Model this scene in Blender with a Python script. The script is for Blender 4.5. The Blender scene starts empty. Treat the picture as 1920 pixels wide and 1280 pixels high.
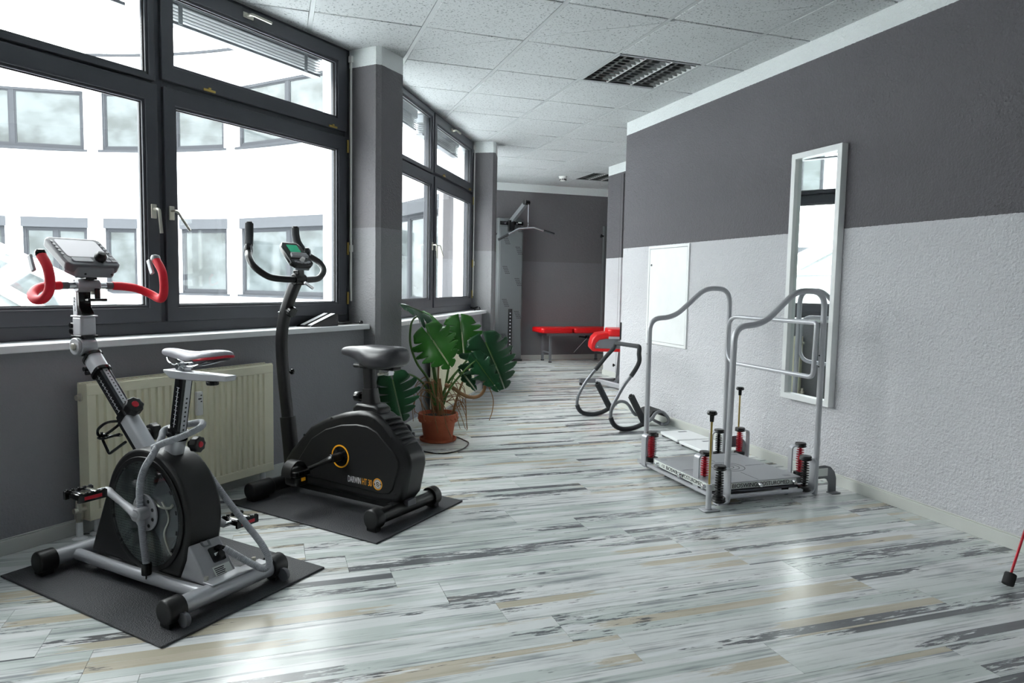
import bpy, bmesh, math, random
from mathutils import Vector, Matrix
random.seed(7)
S = bpy.context.scene
COL = S.collection
PI = math.pi
R = math.radians

# ---------------------------------------------------------------- camera
ZC = 2.58                                       # ceiling height
CAMZ = 1.105
cam = bpy.data.cameras.new('camera')
cam.sensor_width = 36.0
cam.lens = 1327.6 / 1920 * 36.0
cam.clip_start = 0.05
cam.clip_end = 300
co = bpy.data.objects.new('camera', cam)
COL.objects.link(co)
S.camera = co
_t, _y, _r = 0.0796560, 0.3274970, 0.0187532    # tilt down, heading right of +Y, roll
_f = Vector((math.sin(_y) * math.cos(_t), math.cos(_y) * math.cos(_t), -math.sin(_t)))
_x = Vector((math.cos(_y), -math.sin(_y), 0))
_u = _x.cross(_f)
_x2 = _x * math.cos(_r) + _u * math.sin(_r)
_u2 = _u * math.cos(_r) - _x * math.sin(_r)
co.matrix_world = Matrix(((_x2.x, _u2.x, -_f.x, 0), (_x2.y, _u2.y, -_f.y, 0), (_x2.z, _u2.z, -_f.z, CAMZ), (0, 0, 0, 1)))

# ---------------------------------------------------------------- sky and exposure
W = bpy.data.worlds.new('overcast_sky')
S.world = W
W.use_nodes = True
bg = W.node_tree.nodes['Background']
bg.inputs[0].default_value = (0.98, 0.992, 0.995, 1)
# overcast sky: three times brighter overhead than at the horizon
_nt = W.node_tree
_tc = _nt.nodes.new('ShaderNodeTexCoord')
_sp = _nt.nodes.new('ShaderNodeSeparateXYZ')
_nt.links.new(_tc.outputs['Generated'], _sp.inputs[0])
_mx = _nt.nodes.new('ShaderNodeMath'); _mx.operation = 'MAXIMUM'; _mx.inputs[1].default_value = 0.0
_nt.links.new(_sp.outputs[2], _mx.inputs[0])
_ma = _nt.nodes.new('ShaderNodeMath'); _ma.operation = 'MULTIPLY_ADD'
_nt.links.new(_mx.outputs[0], _ma.inputs[0])
SKY = 4.6                                        # at the horizon
_ma.inputs[1].default_value = SKY * 2
_ma.inputs[2].default_value = SKY
_nt.links.new(_ma.outputs[0], bg.inputs[1])
S.view_settings.view_transform = 'Standard'
S.view_settings.look = 'None'
S.view_settings.gamma = 1
S.view_settings.use_curve_mapping = False
S.view_settings.exposure = 0.45

# ---------------------------------------------------------------- materials
def lin(c):
    return tuple(((v / 255) / 12.92 if v / 255 <= 0.04045 else ((v / 255 + 0.055) / 1.055) ** 2.4) for v in c)

class NT:
    def __init__(s, name):
        s.m = bpy.data.materials.new(name)
        s.m.use_nodes = True
        s.t = s.m.node_tree
        s.b = s.t.nodes['Principled BSDF']
        s.out = s.t.nodes['Material Output']
    def n(s, typ, **kw):
        o = s.t.nodes.new('ShaderNode' + typ)
        for k, v in kw.items():
            setattr(o, k, v)
        return o
    def l(s, a, b):
        s.t.links.new(a, b)
    def val(s, sock, v):
        if hasattr(v, 'is_linked'):
            s.l(v, sock)
        else:
            sock.default_value = v
    def math(s, op, a, b=0.0, c=None, clamp=False):
        o = s.n('Math', operation=op, use_clamp=clamp)
        s.val(o.inputs[0], a)
        s.val(o.inputs[1], b)
        if c is not None:
            s.val(o.inputs[2], c)
        return o.outputs[0]
    def mix(s, fac, a, b):
        o = s.n('Mix', data_type='RGBA')
        s.val(o.inputs[0], fac)
        for i, v in ((6, a), (7, b)):
            if isinstance(v, tuple):
                o.inputs[i].default_value = (*v[:3], 1)
            else:
                s.l(v, o.inputs[i])
        return o.outputs[2]
    def noise(s, vec, scale, detail=2.0, rough=0.5):
        o = s.n('TexNoise')
        if vec is not None:
            s.l(vec, o.inputs['Vector'])
        o.inputs['Scale'].default_value = scale
        o.inputs['Detail'].default_value = detail
        o.inputs['Roughness'].default_value = rough
        return o.outputs[0]
    def step(s, v, lo, hi):
        o = s.n('MapRange', interpolation_type='SMOOTHSTEP')
        s.l(v, o.inputs[0])
        o.inputs[1].default_value = lo
        o.inputs[2].default_value = hi
        return o.outputs[0]
    def bump(s, h, strength, dist):
        o = s.n('Bump')
        o.inputs['Strength'].default_value = strength
        o.inputs['Distance'].default_value = dist
        s.l(h, o.inputs['Height'])
        s.l(o.outputs[0], s.b.inputs['Normal'])
    def objco(s):
        return s.n('TexCoord').outputs['Object']
    def geo(s):
        return s.n('NewGeometry').outputs['Position']

def mat(name, rgb, rough=0.5, metal=0.0, var=0.06, vscale=9.0, bump=0.0, bscale=200.0, coat=0.0, spec=0.5, bdist=0.002):
    """plain painted / plastic / metal surface with a little tonal variation and optional fine relief"""
    k = NT(name)
    c = lin(rgb)
    co_ = k.objco()
    nz = k.noise(co_, vscale, 3)
    k.l(k.mix(nz, tuple(v * (1 - var) for v in c), tuple(min(1, v * (1 + var)) for v in c)), k.b.inputs['Base Color'])
    k.b.inputs['Roughness'].default_value = rough
    k.b.inputs['Metallic'].default_value = metal
    k.b.inputs['Specular IOR Level'].default_value = spec
    if coat:
        k.b.inputs['Coat Weight'].default_value = coat
        k.b.inputs['Coat Roughness'].default_value = 0.1
    if bump:
        k.bump(k.noise(co_, bscale, 3), bump, bdist)
    return k.m

def m_wall(name, upper, lower, relief=0.5, bscale=95.0):
    """two-tone paint: white band under the ceiling, dark grey above 1.455 m, pale grey below, over rough plaster"""
    k = NT(name)
    p = k.geo()
    sep = k.n('SeparateXYZ')
    k.l(p, sep.inputs[0])
    z = k.math('ADD', sep.outputs[2], k.math('MULTIPLY', k.math('SUBTRACT', k.noise(p, 60, 2), 0.5), 0.006))
    nz = k.noise(p, 2.2, 4)
    def tone(c):
        c = lin(c)
        return k.mix(nz, tuple(v * 0.94 for v in c), tuple(v * 1.06 for v in c))
    a = k.mix(k.math('GREATER_THAN', z, 1.455), tone(lower), tone(upper))
    b = k.mix(k.math('GREATER_THAN', z, 2.468), a, tone((232, 236, 236)))
    k.l(b, k.b.inputs['Base Color'])
    k.b.inputs['Roughness'].default_value = 0.62
    k.b.inputs['Specular IOR Level'].default_value = 0.35
    h = k.math('ADD', k.noise(p, bscale, 3, 0.55), k.math('MULTIPLY', k.noise(p, bscale * 0.35, 2), 0.7))
    k.bump(h, relief, 0.013)
    return k.m

M = {}
M['wall'] = m_wall('two_tone_wall_paint', (100, 98, 102), (208, 208, 212), 0.8, 78)
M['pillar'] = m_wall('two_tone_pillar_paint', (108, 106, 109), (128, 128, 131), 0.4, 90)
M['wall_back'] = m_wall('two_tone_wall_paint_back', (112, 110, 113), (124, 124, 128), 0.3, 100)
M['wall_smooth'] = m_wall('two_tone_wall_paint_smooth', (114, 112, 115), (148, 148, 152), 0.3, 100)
M['anthracite'] = mat('anthracite_window_frame', (68, 70, 76), 0.38, var=0.08)
M['gasket'] = mat('black_gasket', (22, 22, 24), 0.6)
M['white_sill'] = mat('white_sill_laminate', (232, 234, 236), 0.3)
M['white'] = mat('white_lacquer', (238, 240, 240), 0.3)
M['white_plastic'] = mat('white_plastic', (235, 235, 232), 0.4)
M['stucco'] = mat('white_exterior_stucco', (236, 238, 240), 0.9, bump=0.5, bscale=90, var=0.02, bdist=0.006)
M['cream'] = mat('cream_radiator_enamel', (242, 238, 212), 0.35, var=0.03)
M['black'] = mat('black_plastic', (17, 17, 19), 0.42, bump=0.08, bscale=400)
M['satin_black'] = mat('satin_black_steel', (20, 20, 22), 0.33)
M['gloss_black'] = mat('gloss_black_plastic', (16, 16, 18), 0.16)
M['rubber'] = mat('black_rubber', (34, 34, 36), 0.75, bump=0.3, bscale=300)
M['foam'] = mat('charcoal_foam', (52, 54, 57), 0.85, bump=0.4, bscale=250)
M['silver'] = mat('silver_lacquered_steel', (190, 191, 196), 0.32, 0.35, var=0.03)
M['silver_dark'] = mat('grey_lacquered_steel', (126, 128, 133), 0.4, 0.45, var=0.04)
M['chrome'] = mat('polished_chrome', (220, 222, 225), 0.12, 1.0, var=0.02)
M['nickel'] = mat('brushed_nickel', (205, 202, 190), 0.28, 0.9, var=0.03)
M['brass'] = mat('brass', (196, 170, 96), 0.3, 0.9)
M['grey_plastic'] = mat('mid_grey_plastic', (94, 95, 100), 0.4)
M['silver_plastic'] = mat('silver_grey_plastic', (168, 168, 172), 0.4, 0.15)
M['red_tape'] = mat('red_bar_tape', (228, 16, 44), 0.55, bump=0.2, bscale=300)
M['red_leather'] = mat('red_vinyl_upholstery', (214, 16, 22), 0.38, bump=0.12, bscale=350)
M['red'] = mat('red_plastic', (200, 18, 44), 0.35)
M['orange'] = mat('orange_print', (250, 170, 30), 0.45)
M['text_white'] = mat('white_print', (235, 235, 238), 0.5)
M['text_black'] = mat('black_print', (28, 30, 34), 0.5)
M['text_grey'] = mat('grey_print', (120, 122, 124), 0.5)
M['hose'] = mat('grey_corrugated_hose', (158, 160, 166), 0.4)
M['terracotta'] = mat('terracotta', (176, 92, 62), 0.75, var=0.18, vscale=14, bump=0.2, bscale=120)
M['soil'] = mat('dark_soil', (52, 40, 32), 0.95, var=0.4, vscale=60, bump=0.8, bscale=120, bdist=0.01)
M['stem'] = mat('green_petiole', (74, 112, 48), 0.45, var=0.25, vscale=12)
M['root'] = mat('brown_aerial_root', (142, 106, 72), 0.8, var=0.35, vscale=30, bump=0.4, bscale=100)
M['saddle_grey'] = mat('silver_grey_saddle_cover', (176, 174, 184), 0.35, var=0.04)
M['saddle_black'] = mat('black_saddle_vinyl', (58, 58, 62), 0.32, bump=0.15, bscale=350)
M['paper'] = mat('printed_white_label', (226, 230, 226), 0.5)
M['ceil_metal'] = mat('grey_ceiling_rail', (178, 182, 183), 0.5)
M['roof_white'] = mat('pale_flat_roof', (226, 230, 232), 0.8, var=0.05)
M['plate_grey'] = mat('grey_coated_board', (150, 152, 156), 0.4, var=0.03)
M['tower'] = mat('grey_powder_coat', (96, 100, 102), 0.45, var=0.03)
M['blind'] = mat('grey_blind_slat', (150, 154, 158), 0.4, 0.3)
M['ext_frame'] = mat('grey_facade_frame', (58, 60, 64), 0.75, spec=0.12)
M['shutter'] = mat('grey_shutter_box', (72, 74, 78), 0.75, spec=0.12)
M['louvre'] = mat('dull_aluminium_louvre', (150, 152, 152), 0.22, 0.95)
M['louvre_dark'] = mat('dark_lamp_housing', (84, 86, 86), 0.3, 0.7)
M['reflector'] = mat('bright_aluminium_reflector', (236, 238, 238), 0.3, 0.5)
M['tube_glass'] = mat('unlit_white_fluorescent_tube', (236, 238, 236), 0.25)

def m_glass(name, tint=(0.97, 0.99, 0.985), refl=1.0):
    k = NT(name)
    k.t.nodes.remove(k.b)
    tr = k.n('BsdfTransparent')
    tr.inputs[0].default_value = (*tint, 1)
    gl = k.n('BsdfGlossy')
    gl.inputs['Roughness'].default_value = 0.02
    fr = k.n('Fresnel')
    bf = k.n('NewGeometry').outputs['Backfacing']  # the far face of the thin pane mirrors like the near one
    k.l(k.math('ADD', 1.45, k.math('MULTIPLY', bf, 1 / 1.45 - 1.45)), fr.inputs[0])
    mx = k.n('MixShader')
    k.l(k.math('MULTIPLY', fr.outputs[0], refl, clamp=True), mx.inputs[0])
    k.l(tr.outputs[0], mx.inputs[1])
    k.l(gl.outputs[0], mx.inputs[2])
    k.l(mx.outputs[0], k.out.inputs[0])
    return k.m
M['glass'] = m_glass('clear_window_glass')
M['clear_cover'] = m_glass('clear_plastic_cover', (0.9, 0.92, 0.92), 1.0)

def m_mirror():
    k = NT('mirror_silvering')
    k.b.inputs['Base Color'].default_value = (0.86, 0.9, 0.885, 1)
    k.b.inputs['Metallic'].default_value = 1
    k.b.inputs['Roughness'].default_value = 0.015
    return k.m
M['mirror'] = m_mirror()

def m_far_pane():
    """facade glazing seen from across the courtyard: pale blinds, furniture and reflections behind glass"""
    k = NT('facade_window_glazing')
    p = k.geo()
    mp = k.n('Mapping')
    mp.inputs['Scale'].default_value = (1.0, 1.0, 1.6)
    k.l(p, mp.inputs[0])
    nz = k.noise(mp.outputs[0], 1.1, 3, 0.55)
    c = k.mix(k.step(nz, 0.3, 0.7), lin((54, 59, 59)), lin((86, 92, 94)))
    k.l(c, k.b.inputs['Base Color'])
    k.b.inputs['Roughness'].default_value = 0.04
    k.b.inputs['Specular IOR Level'].default_value = 0.4
    return k.m
M['far_pane'] = m_far_pane()

def m_floor():
    k = NT('whitewashed_laminate_planks')
    uv = k.n('UVMap')
    uv.uv_map = 'UVMap'
    sep = k.n('SeparateXYZ')
    k.l(uv.outputs[0], sep.inputs[0])
    U, V = sep.outputs[0], sep.outputs[1]
    wob = k.math('MULTIPLY', k.math('SUBTRACT', k.noise(uv.outputs[0], 3.0, 3), 0.5), 0.004)
    strip = k.math('FLOOR', k.math('DIVIDE', k.math('ADD', V, wob), 0.0454))
    def vec(a, b, c=0.0):
        o = k.n('CombineXYZ')
        k.val(o.inputs[0], a); k.val(o.inputs[1], b); k.val(o.inputs[2], c)
        return o.outputs[0]
    # tone of each printed strip
    t0 = k.noise(vec(k.math('MULTIPLY', U, 0.55), k.math('MULTIPLY', strip, 7.31)), 1.0, 1)
    streak = k.noise(vec(k.math('MULTIPLY', U, 1.0), k.math('MULTIPLY', V, 85.0)), 1.0, 5, 0.65)
    cloud = k.noise(vec(k.math('MULTIPLY', U, 3.0), k.math('MULTIPLY', V, 14.0), 5.0), 1.0, 4, 0.6)
    white, pale, grey = lin((224, 226, 226)), lin((198, 206, 203)), lin((132, 137, 141))
    base = k.mix(k.step(t0, 0.4, 0.6), pale, white)
    gm = k.math('MULTIPLY', k.step(k.math('ADD', k.math('MULTIPLY', streak, 0.55), k.math('MULTIPLY', cloud, 0.5)), 0.5, 0.66), 0.85)
    base = k.mix(gm, base, grey)
    wh = k.math('MULTIPLY', k.step(k.noise(vec(k.math('MULTIPLY', U, 2.2), k.math('MULTIPLY', V, 24.0), 9.0), 1.0, 4), 0.54, 0.68), 0.7)
    base = k.mix(wh, base, lin((236, 238, 240)))
    jag = k.noise(vec(k.math('MULTIPLY', U, 9.0), k.math('MULTIPLY', V, 75.0)), 1.0, 6, 0.65)
    jag2 = k.math('MULTIPLY', k.math('SUBTRACT', jag, 0.5), 0.55)
    # tan strips
    tn = k.noise(vec(k.math('MULTIPLY', U, 0.75), k.math('ADD', k.math('MULTIPLY', strip, 5.17), 40.0)), 1.0, 1)
    base = k.mix(k.math('MULTIPLY', k.step(k.math('ADD', tn, k.math('MULTIPLY', jag2, 0.35)), 0.60, 0.63), 0.8), base, lin((188, 176, 152)))
    # dark worn strips with ragged edges
    dn = k.noise(vec(k.math('MULTIPLY', U, 0.7), k.math('ADD', k.math('MULTIPLY', strip, 3.77), 90.0)), 1.0, 1)
    base = k.mix(k.math('MULTIPLY', k.step(k.math('ADD', dn, jag2), 0.605, 0.635), 0.92), base, lin((86, 88, 93)))
    # knots / short scratches
    sc = k.noise(vec(k.math('MULTIPLY', U, 14.0), k.math('MULTIPLY', V, 160.0), 3.0), 1.0, 3)
    base = k.mix(k.math('MULTIPLY', k.step(sc, 0.68, 0.74), 0.5), base, lin((120, 122, 126)))
    k.l(base, k.b.inputs['Base Color'])
    k.val(k.b.inputs['Roughness'], k.math('ADD', 0.19, k.math('MULTIPLY', streak, 0.11)))
    k.b.inputs['Specular IOR Level'].default_value = 0.5
    k.bump(streak, 0.08, 0.001)
    return k.m
M['floor'] = m_floor()
M['floor_gap'] = mat('dark_joint', (92, 94, 96), 0.8)
M['baseboard'] = mat('pale_laminate_baseboard', (205, 207, 202), 0.4, var=0.08, vscale=5)

def m_tile():
    k = NT('mineral_fibre_ceiling_tile')
    p = k.geo()
    mp = k.n('Mapping')
    mp.inputs['Rotation'].default_value = (0, 0, 0.6)
    k.l(p, mp.inputs[0])
    a = k.noise(mp.outputs[0], 78, 2, 0.6)
    spk = k.step(a, 0.60, 0.65)
    b = k.noise(mp.outputs[0], 260, 2)
    spk2 = k.math('MULTIPLY', k.step(b, 0.62, 0.68), 0.6)
    c = k.mix(k.noise(p, 3, 2), lin((188, 191, 192)), lin((198, 201, 202)))
    c = k.mix(k.math('MULTIPLY', k.math('MAXIMUM', spk, spk2), 0.75), c, lin((112, 116, 117)))
    k.l(c, k.b.inputs['Base Color'])
    k.b.inputs['Roughness'].default_value = 0.95
    k.b.inputs['Specular IOR Level'].default_value = 0.15
    k.bump(k.math('SUBTRACT', 1.0, spk), 0.5, 0.003)
    return k.m
M['tile'] = m_tile()

def m_mat():
    k = NT('grained_black_gym_mat')
    p = k.objco()
    v = k.n('TexVoronoi')
    v.inputs['Scale'].default_value = 230
    k.l(p, v.inputs['Vector'])
    c = k.mix(k.noise(p, 4, 4), lin((50, 51, 55)), lin((66, 67, 71)))
    k.l(c, k.b.inputs['Base Color'])
    k.b.inputs['Roughness'].default_value = 0.55
    k.bump(v.outputs[0], 0.6, 0.003)
    return k.m
M['gym_mat'] = m_mat()

def m_leaf(name, dark, light):
    k = NT(name)
    p = k.objco()
    uv = k.n('UVMap')
    uv.uv_map = 'UVMap'
    sep = k.n('SeparateXYZ')
    k.l(uv.outputs[0], sep.inputs[0])
    rib = k.step(k.math('ABSOLUTE', sep.outputs[1]), 0.035, 0.012)
    rib = k.math('SUBTRACT', 1.0, k.step(k.math('ABSOLUTE', sep.outputs[1]), 0.012, 0.035))
    c = k.mix(k.noise(p, 9, 3), lin(dark), lin(light))
    c = k.mix(k.math('MULTIPLY', rib, 0.7), c, lin((142, 178, 96)))
    k.l(c, k.b.inputs['Base Color'])
    k.b.inputs['Roughness'].default_value = 0.3
    k.b.inputs['Specular IOR Level'].default_value = 0.5
    tr = k.n('BsdfTranslucent')
    tr.inputs[0].default_value = (*[v * 1.6 for v in lin(light)], 1)
    mx = k.n('MixShader')
    mx.inputs[0].default_value = 0.22
    k.l(k.b.outputs[0], mx.inputs[1])
    k.l(tr.outputs[0], mx.inputs[2])
    k.l(mx.outputs[0], k.out.inputs[0])
    return k.m
M['leaf'] = m_leaf('dark_green_leaf', (16, 54, 36), (34, 88, 48))
M['leaf_bright'] = m_leaf('fresh_green_leaf', (26, 86, 34), (66, 132, 44))

def m_screen(name, rgb, e):
    k = NT(name)
    k.b.inputs['Base Color'].default_value = (*lin(rgb), 1)
    k.b.inputs['Roughness'].default_value = 0.15
    k.b.inputs['Emission Color'].default_value = (*lin(rgb), 1)
    k.b.inputs['Emission Strength'].default_value = e
    return k.m
M['lcd_green'] = m_screen('green_backlit_display', (24, 150, 110), 0.35)
M['lcd_grey'] = m_screen('sky_sheen_display', (226, 226, 230), 0.3)  # pale colour and slight glow imitate the sky reflected in the screen

def m_drum():
    """perforated black drum behind the clear cover of the left bike"""
    k = NT('perforated_black_drum')
    p = k.objco()
    v = k.n('TexVoronoi')
    v.inputs['Scale'].default_value = 105
    v.inputs['Randomness'].default_value = 0.15
    k.l(p, v.inputs['Vector'])
    d = k.step(v.outputs[0], 0.25, 0.38)
    d = k.math('MULTIPLY', d, k.step(k.noise(p, 7, 2), 0.42, 0.56))
    c = k.mix(d, lin((14, 15, 16)), lin((96, 102, 102)))
    k.l(c, k.b.inputs['Base Color'])
    k.b.inputs['Roughness'].default_value = 0.3
    return k.m
M['drum'] = m_drum()

# ---------------------------------------------------------------- mesh helpers
class MB:
    def __init__(s):
        s.bm = bmesh.new()
    def quad(s, *pts):
        return s.bm.faces.new([s.bm.verts.new(p) for p in pts])
    def box(s, c, d, rot=None, taper=None):
        """c centre, d full sizes, rot 3x3; taper (fx, fy) scales the top"""
        vs = []
        for z in (-1, 1):
            for x, y in ((-1, -1), (1, -1), (1, 1), (-1, 1)):
                tx, ty = taper if (taper and z == 1) else (1, 1)
                p = Vector((x * d[0] / 2 * tx, y * d[1] / 2 * ty, z * d[2] / 2))
                if rot is not None:
                    p = rot @ p
                vs.append(s.bm.verts.new(p + Vector(c)))
        for f in ((3, 2, 1, 0), (4, 5, 6, 7), (0, 1, 5, 4), (1, 2, 6, 5), (2, 3, 7, 6), (3, 0, 4, 7)):
            s.bm.faces.new([vs[i] for i in f])
        return s
    def b2(s, a, b):
        return s.box([(a[i] + b[i]) / 2 for i in range(3)], [abs(b[i] - a[i]) for i in range(3)])
    def tube(s, pts, r, n=10, closed=False, cap=True, radii=None, flat=None):
        pts = [Vector(p) for p in pts]
        N = len(pts)
        rings = []
        up = None
        for i, p in enumerate(pts):
            if closed:
                t = pts[(i + 1) % N] - pts[i - 1]
            else:
                t = pts[min(i + 1, N - 1)] - pts[max(i - 1, 0)]
            t.normalize()
            if up is None:
                up = Vector((0, 0, 1)) if abs(t.z) < 0.9 else Vector((1, 0, 0))
            a = t.cross(up)
            if a.length < 1e-6:
                a = t.orthogonal()
            a.normalize()
            b = a.cross(t).normalized()
            up = b
            rr = radii[i] if radii else r
            fy = flat or 1.0
            rings.append([s.bm.verts.new(p + (a * math.cos(2 * PI * k / n) + b * fy * math.sin(2 * PI * k / n)) * rr) for k in range(n)])
        for i in range(N if closed else N - 1):
            A, B = rings[i], rings[(i + 1) % N]
            for k in range(n):
                s.bm.faces.new((A[k], A[(k + 1) % n], B[(k + 1) % n], B[k]))
        if cap and not closed:
            s.bm.faces.new(rings[0][::-1])
            s.bm.faces.new(rings[-1])
        return s
    def cyl(s, a, b, r, r2=None, n=16):
        return s.tube([a, b], r, n, radii=[r, r if r2 is None else r2])
    def prism(s, poly, f0, f1):
        """poly list of 2-D points; f0, f1 map a 2-D point to 3-D on the two ends"""
        a = [s.bm.verts.new(f0(*p)) for p in poly]
        b = [s.bm.verts.new(f1(*p)) for p in poly]
        s.bm.faces.new(a[::-1])
        s.bm.faces.new(b)
        n = len(poly)
        for i in range(n):
            s.bm.faces.new((a[i], a[(i + 1) % n], b[(i + 1) % n], b[i]))
        return s
    def pz(s, poly, z0, z1):
        return s.prism(poly, lambda x, y: (x, y, z0), lambda x, y: (x, y, z1))
    def py(s, poly, y0, y1):
        return s.prism(poly, lambda x, z: (x, y0, z), lambda x, z: (x, y1, z))
    def px(s, poly, x0, x1):
        return s.prism(poly, lambda y, z: (x0, y, z), lambda y, z: (x1, y, z))
    def lathe(s, prof, n=24, M4=None):
        M4 = M4 or Matrix()
        rings = []
        for r, z in prof:
            if r < 1e-6:
                rings.append([s.bm.verts.new(M4 @ Vector((0, 0, z)))])
            else:
                rings.append([s.bm.verts.new(M4 @ Vector((r * math.cos(2 * PI * k / n), r * math.sin(2 * PI * k / n), z))) for k in range(n)])
        for A, B in zip(rings, rings[1:]):
            for k in range(n):
                q = [A[k % len(A)], A[(k + 1) % len(A)], B[(k + 1) % len(B)], B[k % len(B)]]
                u = []
                for v in q:
                    if v not in u:
                        u.append(v)
                if len(u) > 2:
                    s.bm.faces.new(u)
        return s
    def ring(s, outer, inner, f0, f1):
        """flat frame: outer and inner 2-D loops with the same count, extruded"""
        n = len(outer)
        L = [[s.bm.verts.new(f(*p)) for p in lp] for f in (f0, f1) for lp in (outer, inner)]
        for i in range(n):
            j = (i + 1) % n
            s.bm.faces.new((L[0][i], L[1][i], L[1][j], L[0][j]))
            s.bm.faces.new((L[2][i], L[2][j], L[3][j], L[3][i]))
            s.bm.faces.new((L[0][i], L[0][j], L[2][j], L[2][i]))
            s.bm.faces.new((L[1][i], L[3][i], L[3][j], L[1][j]))
        return s
    def build(s, name, m, parent=None, bevel=0.0, seg=2, ang=38, sub=0):
        bm = s.bm
        bmesh.ops.recalc_face_normals(bm, faces=bm.faces[:])
        lim = math.radians(ang)
        for e in bm.edges:
            e.smooth = not (len(e.link_faces) == 2 and e.calc_face_angle(0) > lim) if not sub else True
        for f in bm.faces:
            f.smooth = True
        me = bpy.data.meshes.new(name)
        bm.to_mesh(me)
        bm.free()
        me.materials.append(M[m] if isinstance(m, str) else m)
        o = bpy.data.objects.new(name, me)
        COL.objects.link(o)
        if parent is not None:
            o.parent = parent
        if bevel:
            b = o.modifiers.new('bevel', 'BEVEL')
            b.width = bevel
            b.segments = seg
            b.limit_method = 'ANGLE'
            b.angle_limit = R(40)
        if sub:
            b = o.modifiers.new('subdivision', 'SUBSURF')
            b.levels = b.render_levels = sub
        return o

def rect(x0, y0, x1, y1):
    return [(x0, y0), (x1, y0), (x1, y1), (x0, y1)]

def rrect(x0, y0, x1, y1, r, n=4):
    out = []
    for cx, cy, a in ((x1 - r, y0 + r, -90), (x1 - r, y1 - r, 0), (x0 + r, y1 - r, 90), (x0 + r, y0 + r, 180)):
        for i in range(n + 1):
            t = R(a + 90 * i / n)
            out.append((cx + r * math.cos(t), cy + r * math.sin(t)))
    return out

def circle(cx, cy, r, n=28):
    return [(cx + r * math.cos(2 * PI * i / n), cy + r * math.sin(2 * PI * i / n)) for i in range(n)]

def fillet(pts, r, n=5, closed=False):
    """round the corners of a 3-D polyline"""
    P = [Vector(p) for p in pts]
    out = []
    N = len(P)
    rs = r if isinstance(r, (list, tuple)) else [r] * N
    for i in range(N):
        if not closed and i in (0, N - 1):
            out.append(P[i]); continue
        a, b, c = P[i - 1], P[i], P[(i + 1) % N]
        u, v = (a - b), (c - b)
        d = min(rs[i], u.length * 0.49, v.length * 0.49)
        u.normalize(); v.normalize()
        p0, p2 = b + u * d, b + v * d
        for k in range(n + 1):
            t = k / n
            out.append(p0 * (1 - t) ** 2 + b * 2 * t * (1 - t) + p2 * t * t)
    return out

def spline(pts, n=6):
    """Catmull-Rom through the points"""
    P = [Vector(p) for p in pts]
    P = [P[0] * 2 - P[1]] + P + [P[-1] * 2 - P[-2]]
    out = []
    for i in range(1, len(P) - 2):
        a, b, c, d = P[i - 1:i + 3]
        for k in range(n):
            t = k / n
            out.append(0.5 * ((2 * b) + (c - a) * t + (2 * a - 5 * b + 4 * c - d) * t * t + (3 * b - a - 3 * c + d) * t ** 3))
    out.append(P[-2])
    return out

def empty(name, loc=(0, 0, 0), rz=0.0, parent=None):
    o = bpy.data.objects.new(name, None)
    COL.objects.link(o)
    o.location = loc
    o.rotation_euler = (0, 0, rz)
    o.empty_display_size = 0.1
    if parent is not None:
        o.parent = parent
    return o

def tag(o, label, cat, group=None):
    o['label'] = label
    o['category'] = cat
    if group:
        o['group'] = group
    return o

def thing(name, label, cat, loc=(0, 0, 0), rz=0.0, group=None):
    return tag(empty(name, loc, rz), label, cat, group)

def struct(o):
    o['kind'] = 'structure'
    return o

def stuff(o):
    o['kind'] = 'stuff'
    return o

def text(s, size, m, name, parent, mtx, extrude=0.0006, align='CENTER', squash=1.0, width=None):
    cu = bpy.data.curves.new(name, 'FONT')
    cu.body = s
    cu.size = size
    cu.extrude = extrude
    cu.align_x = align
    cu.align_y = 'CENTER'
    tmp = bpy.data.objects.new(name + '_tmp', cu)
    COL.objects.link(tmp)
    dg = bpy.context.evaluated_depsgraph_get()
    dg.update()
    me = bpy.data.meshes.new_from_object(tmp.evaluated_get(dg))
    bpy.data.objects.remove(tmp)
    bpy.data.curves.remove(cu)
    if width:                                     # condensed or wide lettering: fit the word to its measured width
        xs = [v.co.x for v in me.vertices]
        squash = width / max(1e-6, max(xs) - min(xs))
    me.transform(Matrix.Diagonal((squash, 1, 1, 1)))
    me.transform(mtx)
    me.name = name
    me.materials.clear()
    me.materials.append(M[m])
    o = bpy.data.objects.new(name, me)
    COL.objects.link(o)
    o.parent = parent
    return o

def axes(o, x, y, z):
    """4x4 with columns x, y, z and origin o"""
    x, y, z, o = Vector(x), Vector(y), Vector(z), Vector(o)
    return Matrix(((x.x, y.x, z.x, o.x), (x.y, y.y, z.y, o.y), (x.z, y.z, z.z, o.z), (0, 0, 0, 1)))

# ================================================================ ROOM
def hd(h):
    return Vector((math.sin(R(h)), math.cos(R(h))))
def nr(h):                                       # normal into the room
    return Vector((math.cos(R(h)), -math.sin(R(h))))
GAP = 0.222
MODS = []                                        # (heading, start, end, length)
A1 = Vector((0.482, 4.765))
A2 = Vector((1.995, 7.254))
S1 = A1 - hd(47.6) * 2.7
S2 = A2 - hd(30.2) * 2.7
E0 = S1 - hd(56.3) * GAP
S0 = E0 - hd(65.0) * 2.7
S3 = A2 + hd(21.5) * GAP
E3 = S3 + hd(12.8) * 2.46
MODS = [(65.0, S0, E0), (47.6, S1, A1), (30.2, S2, A2), (12.8, S3, E3)]
XR, XR2, YR, YR2, YB = 3.05, 3.96, 5.86, 8.06, 9.9
XE, YS, XW = 6.3, -2.6, -4.2
# outline of the window side at depth n inside the window planes
def left_line(n):
    return [(p + nr(h) * n) for h, a, b in MODS for p in (a, b)]

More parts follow.
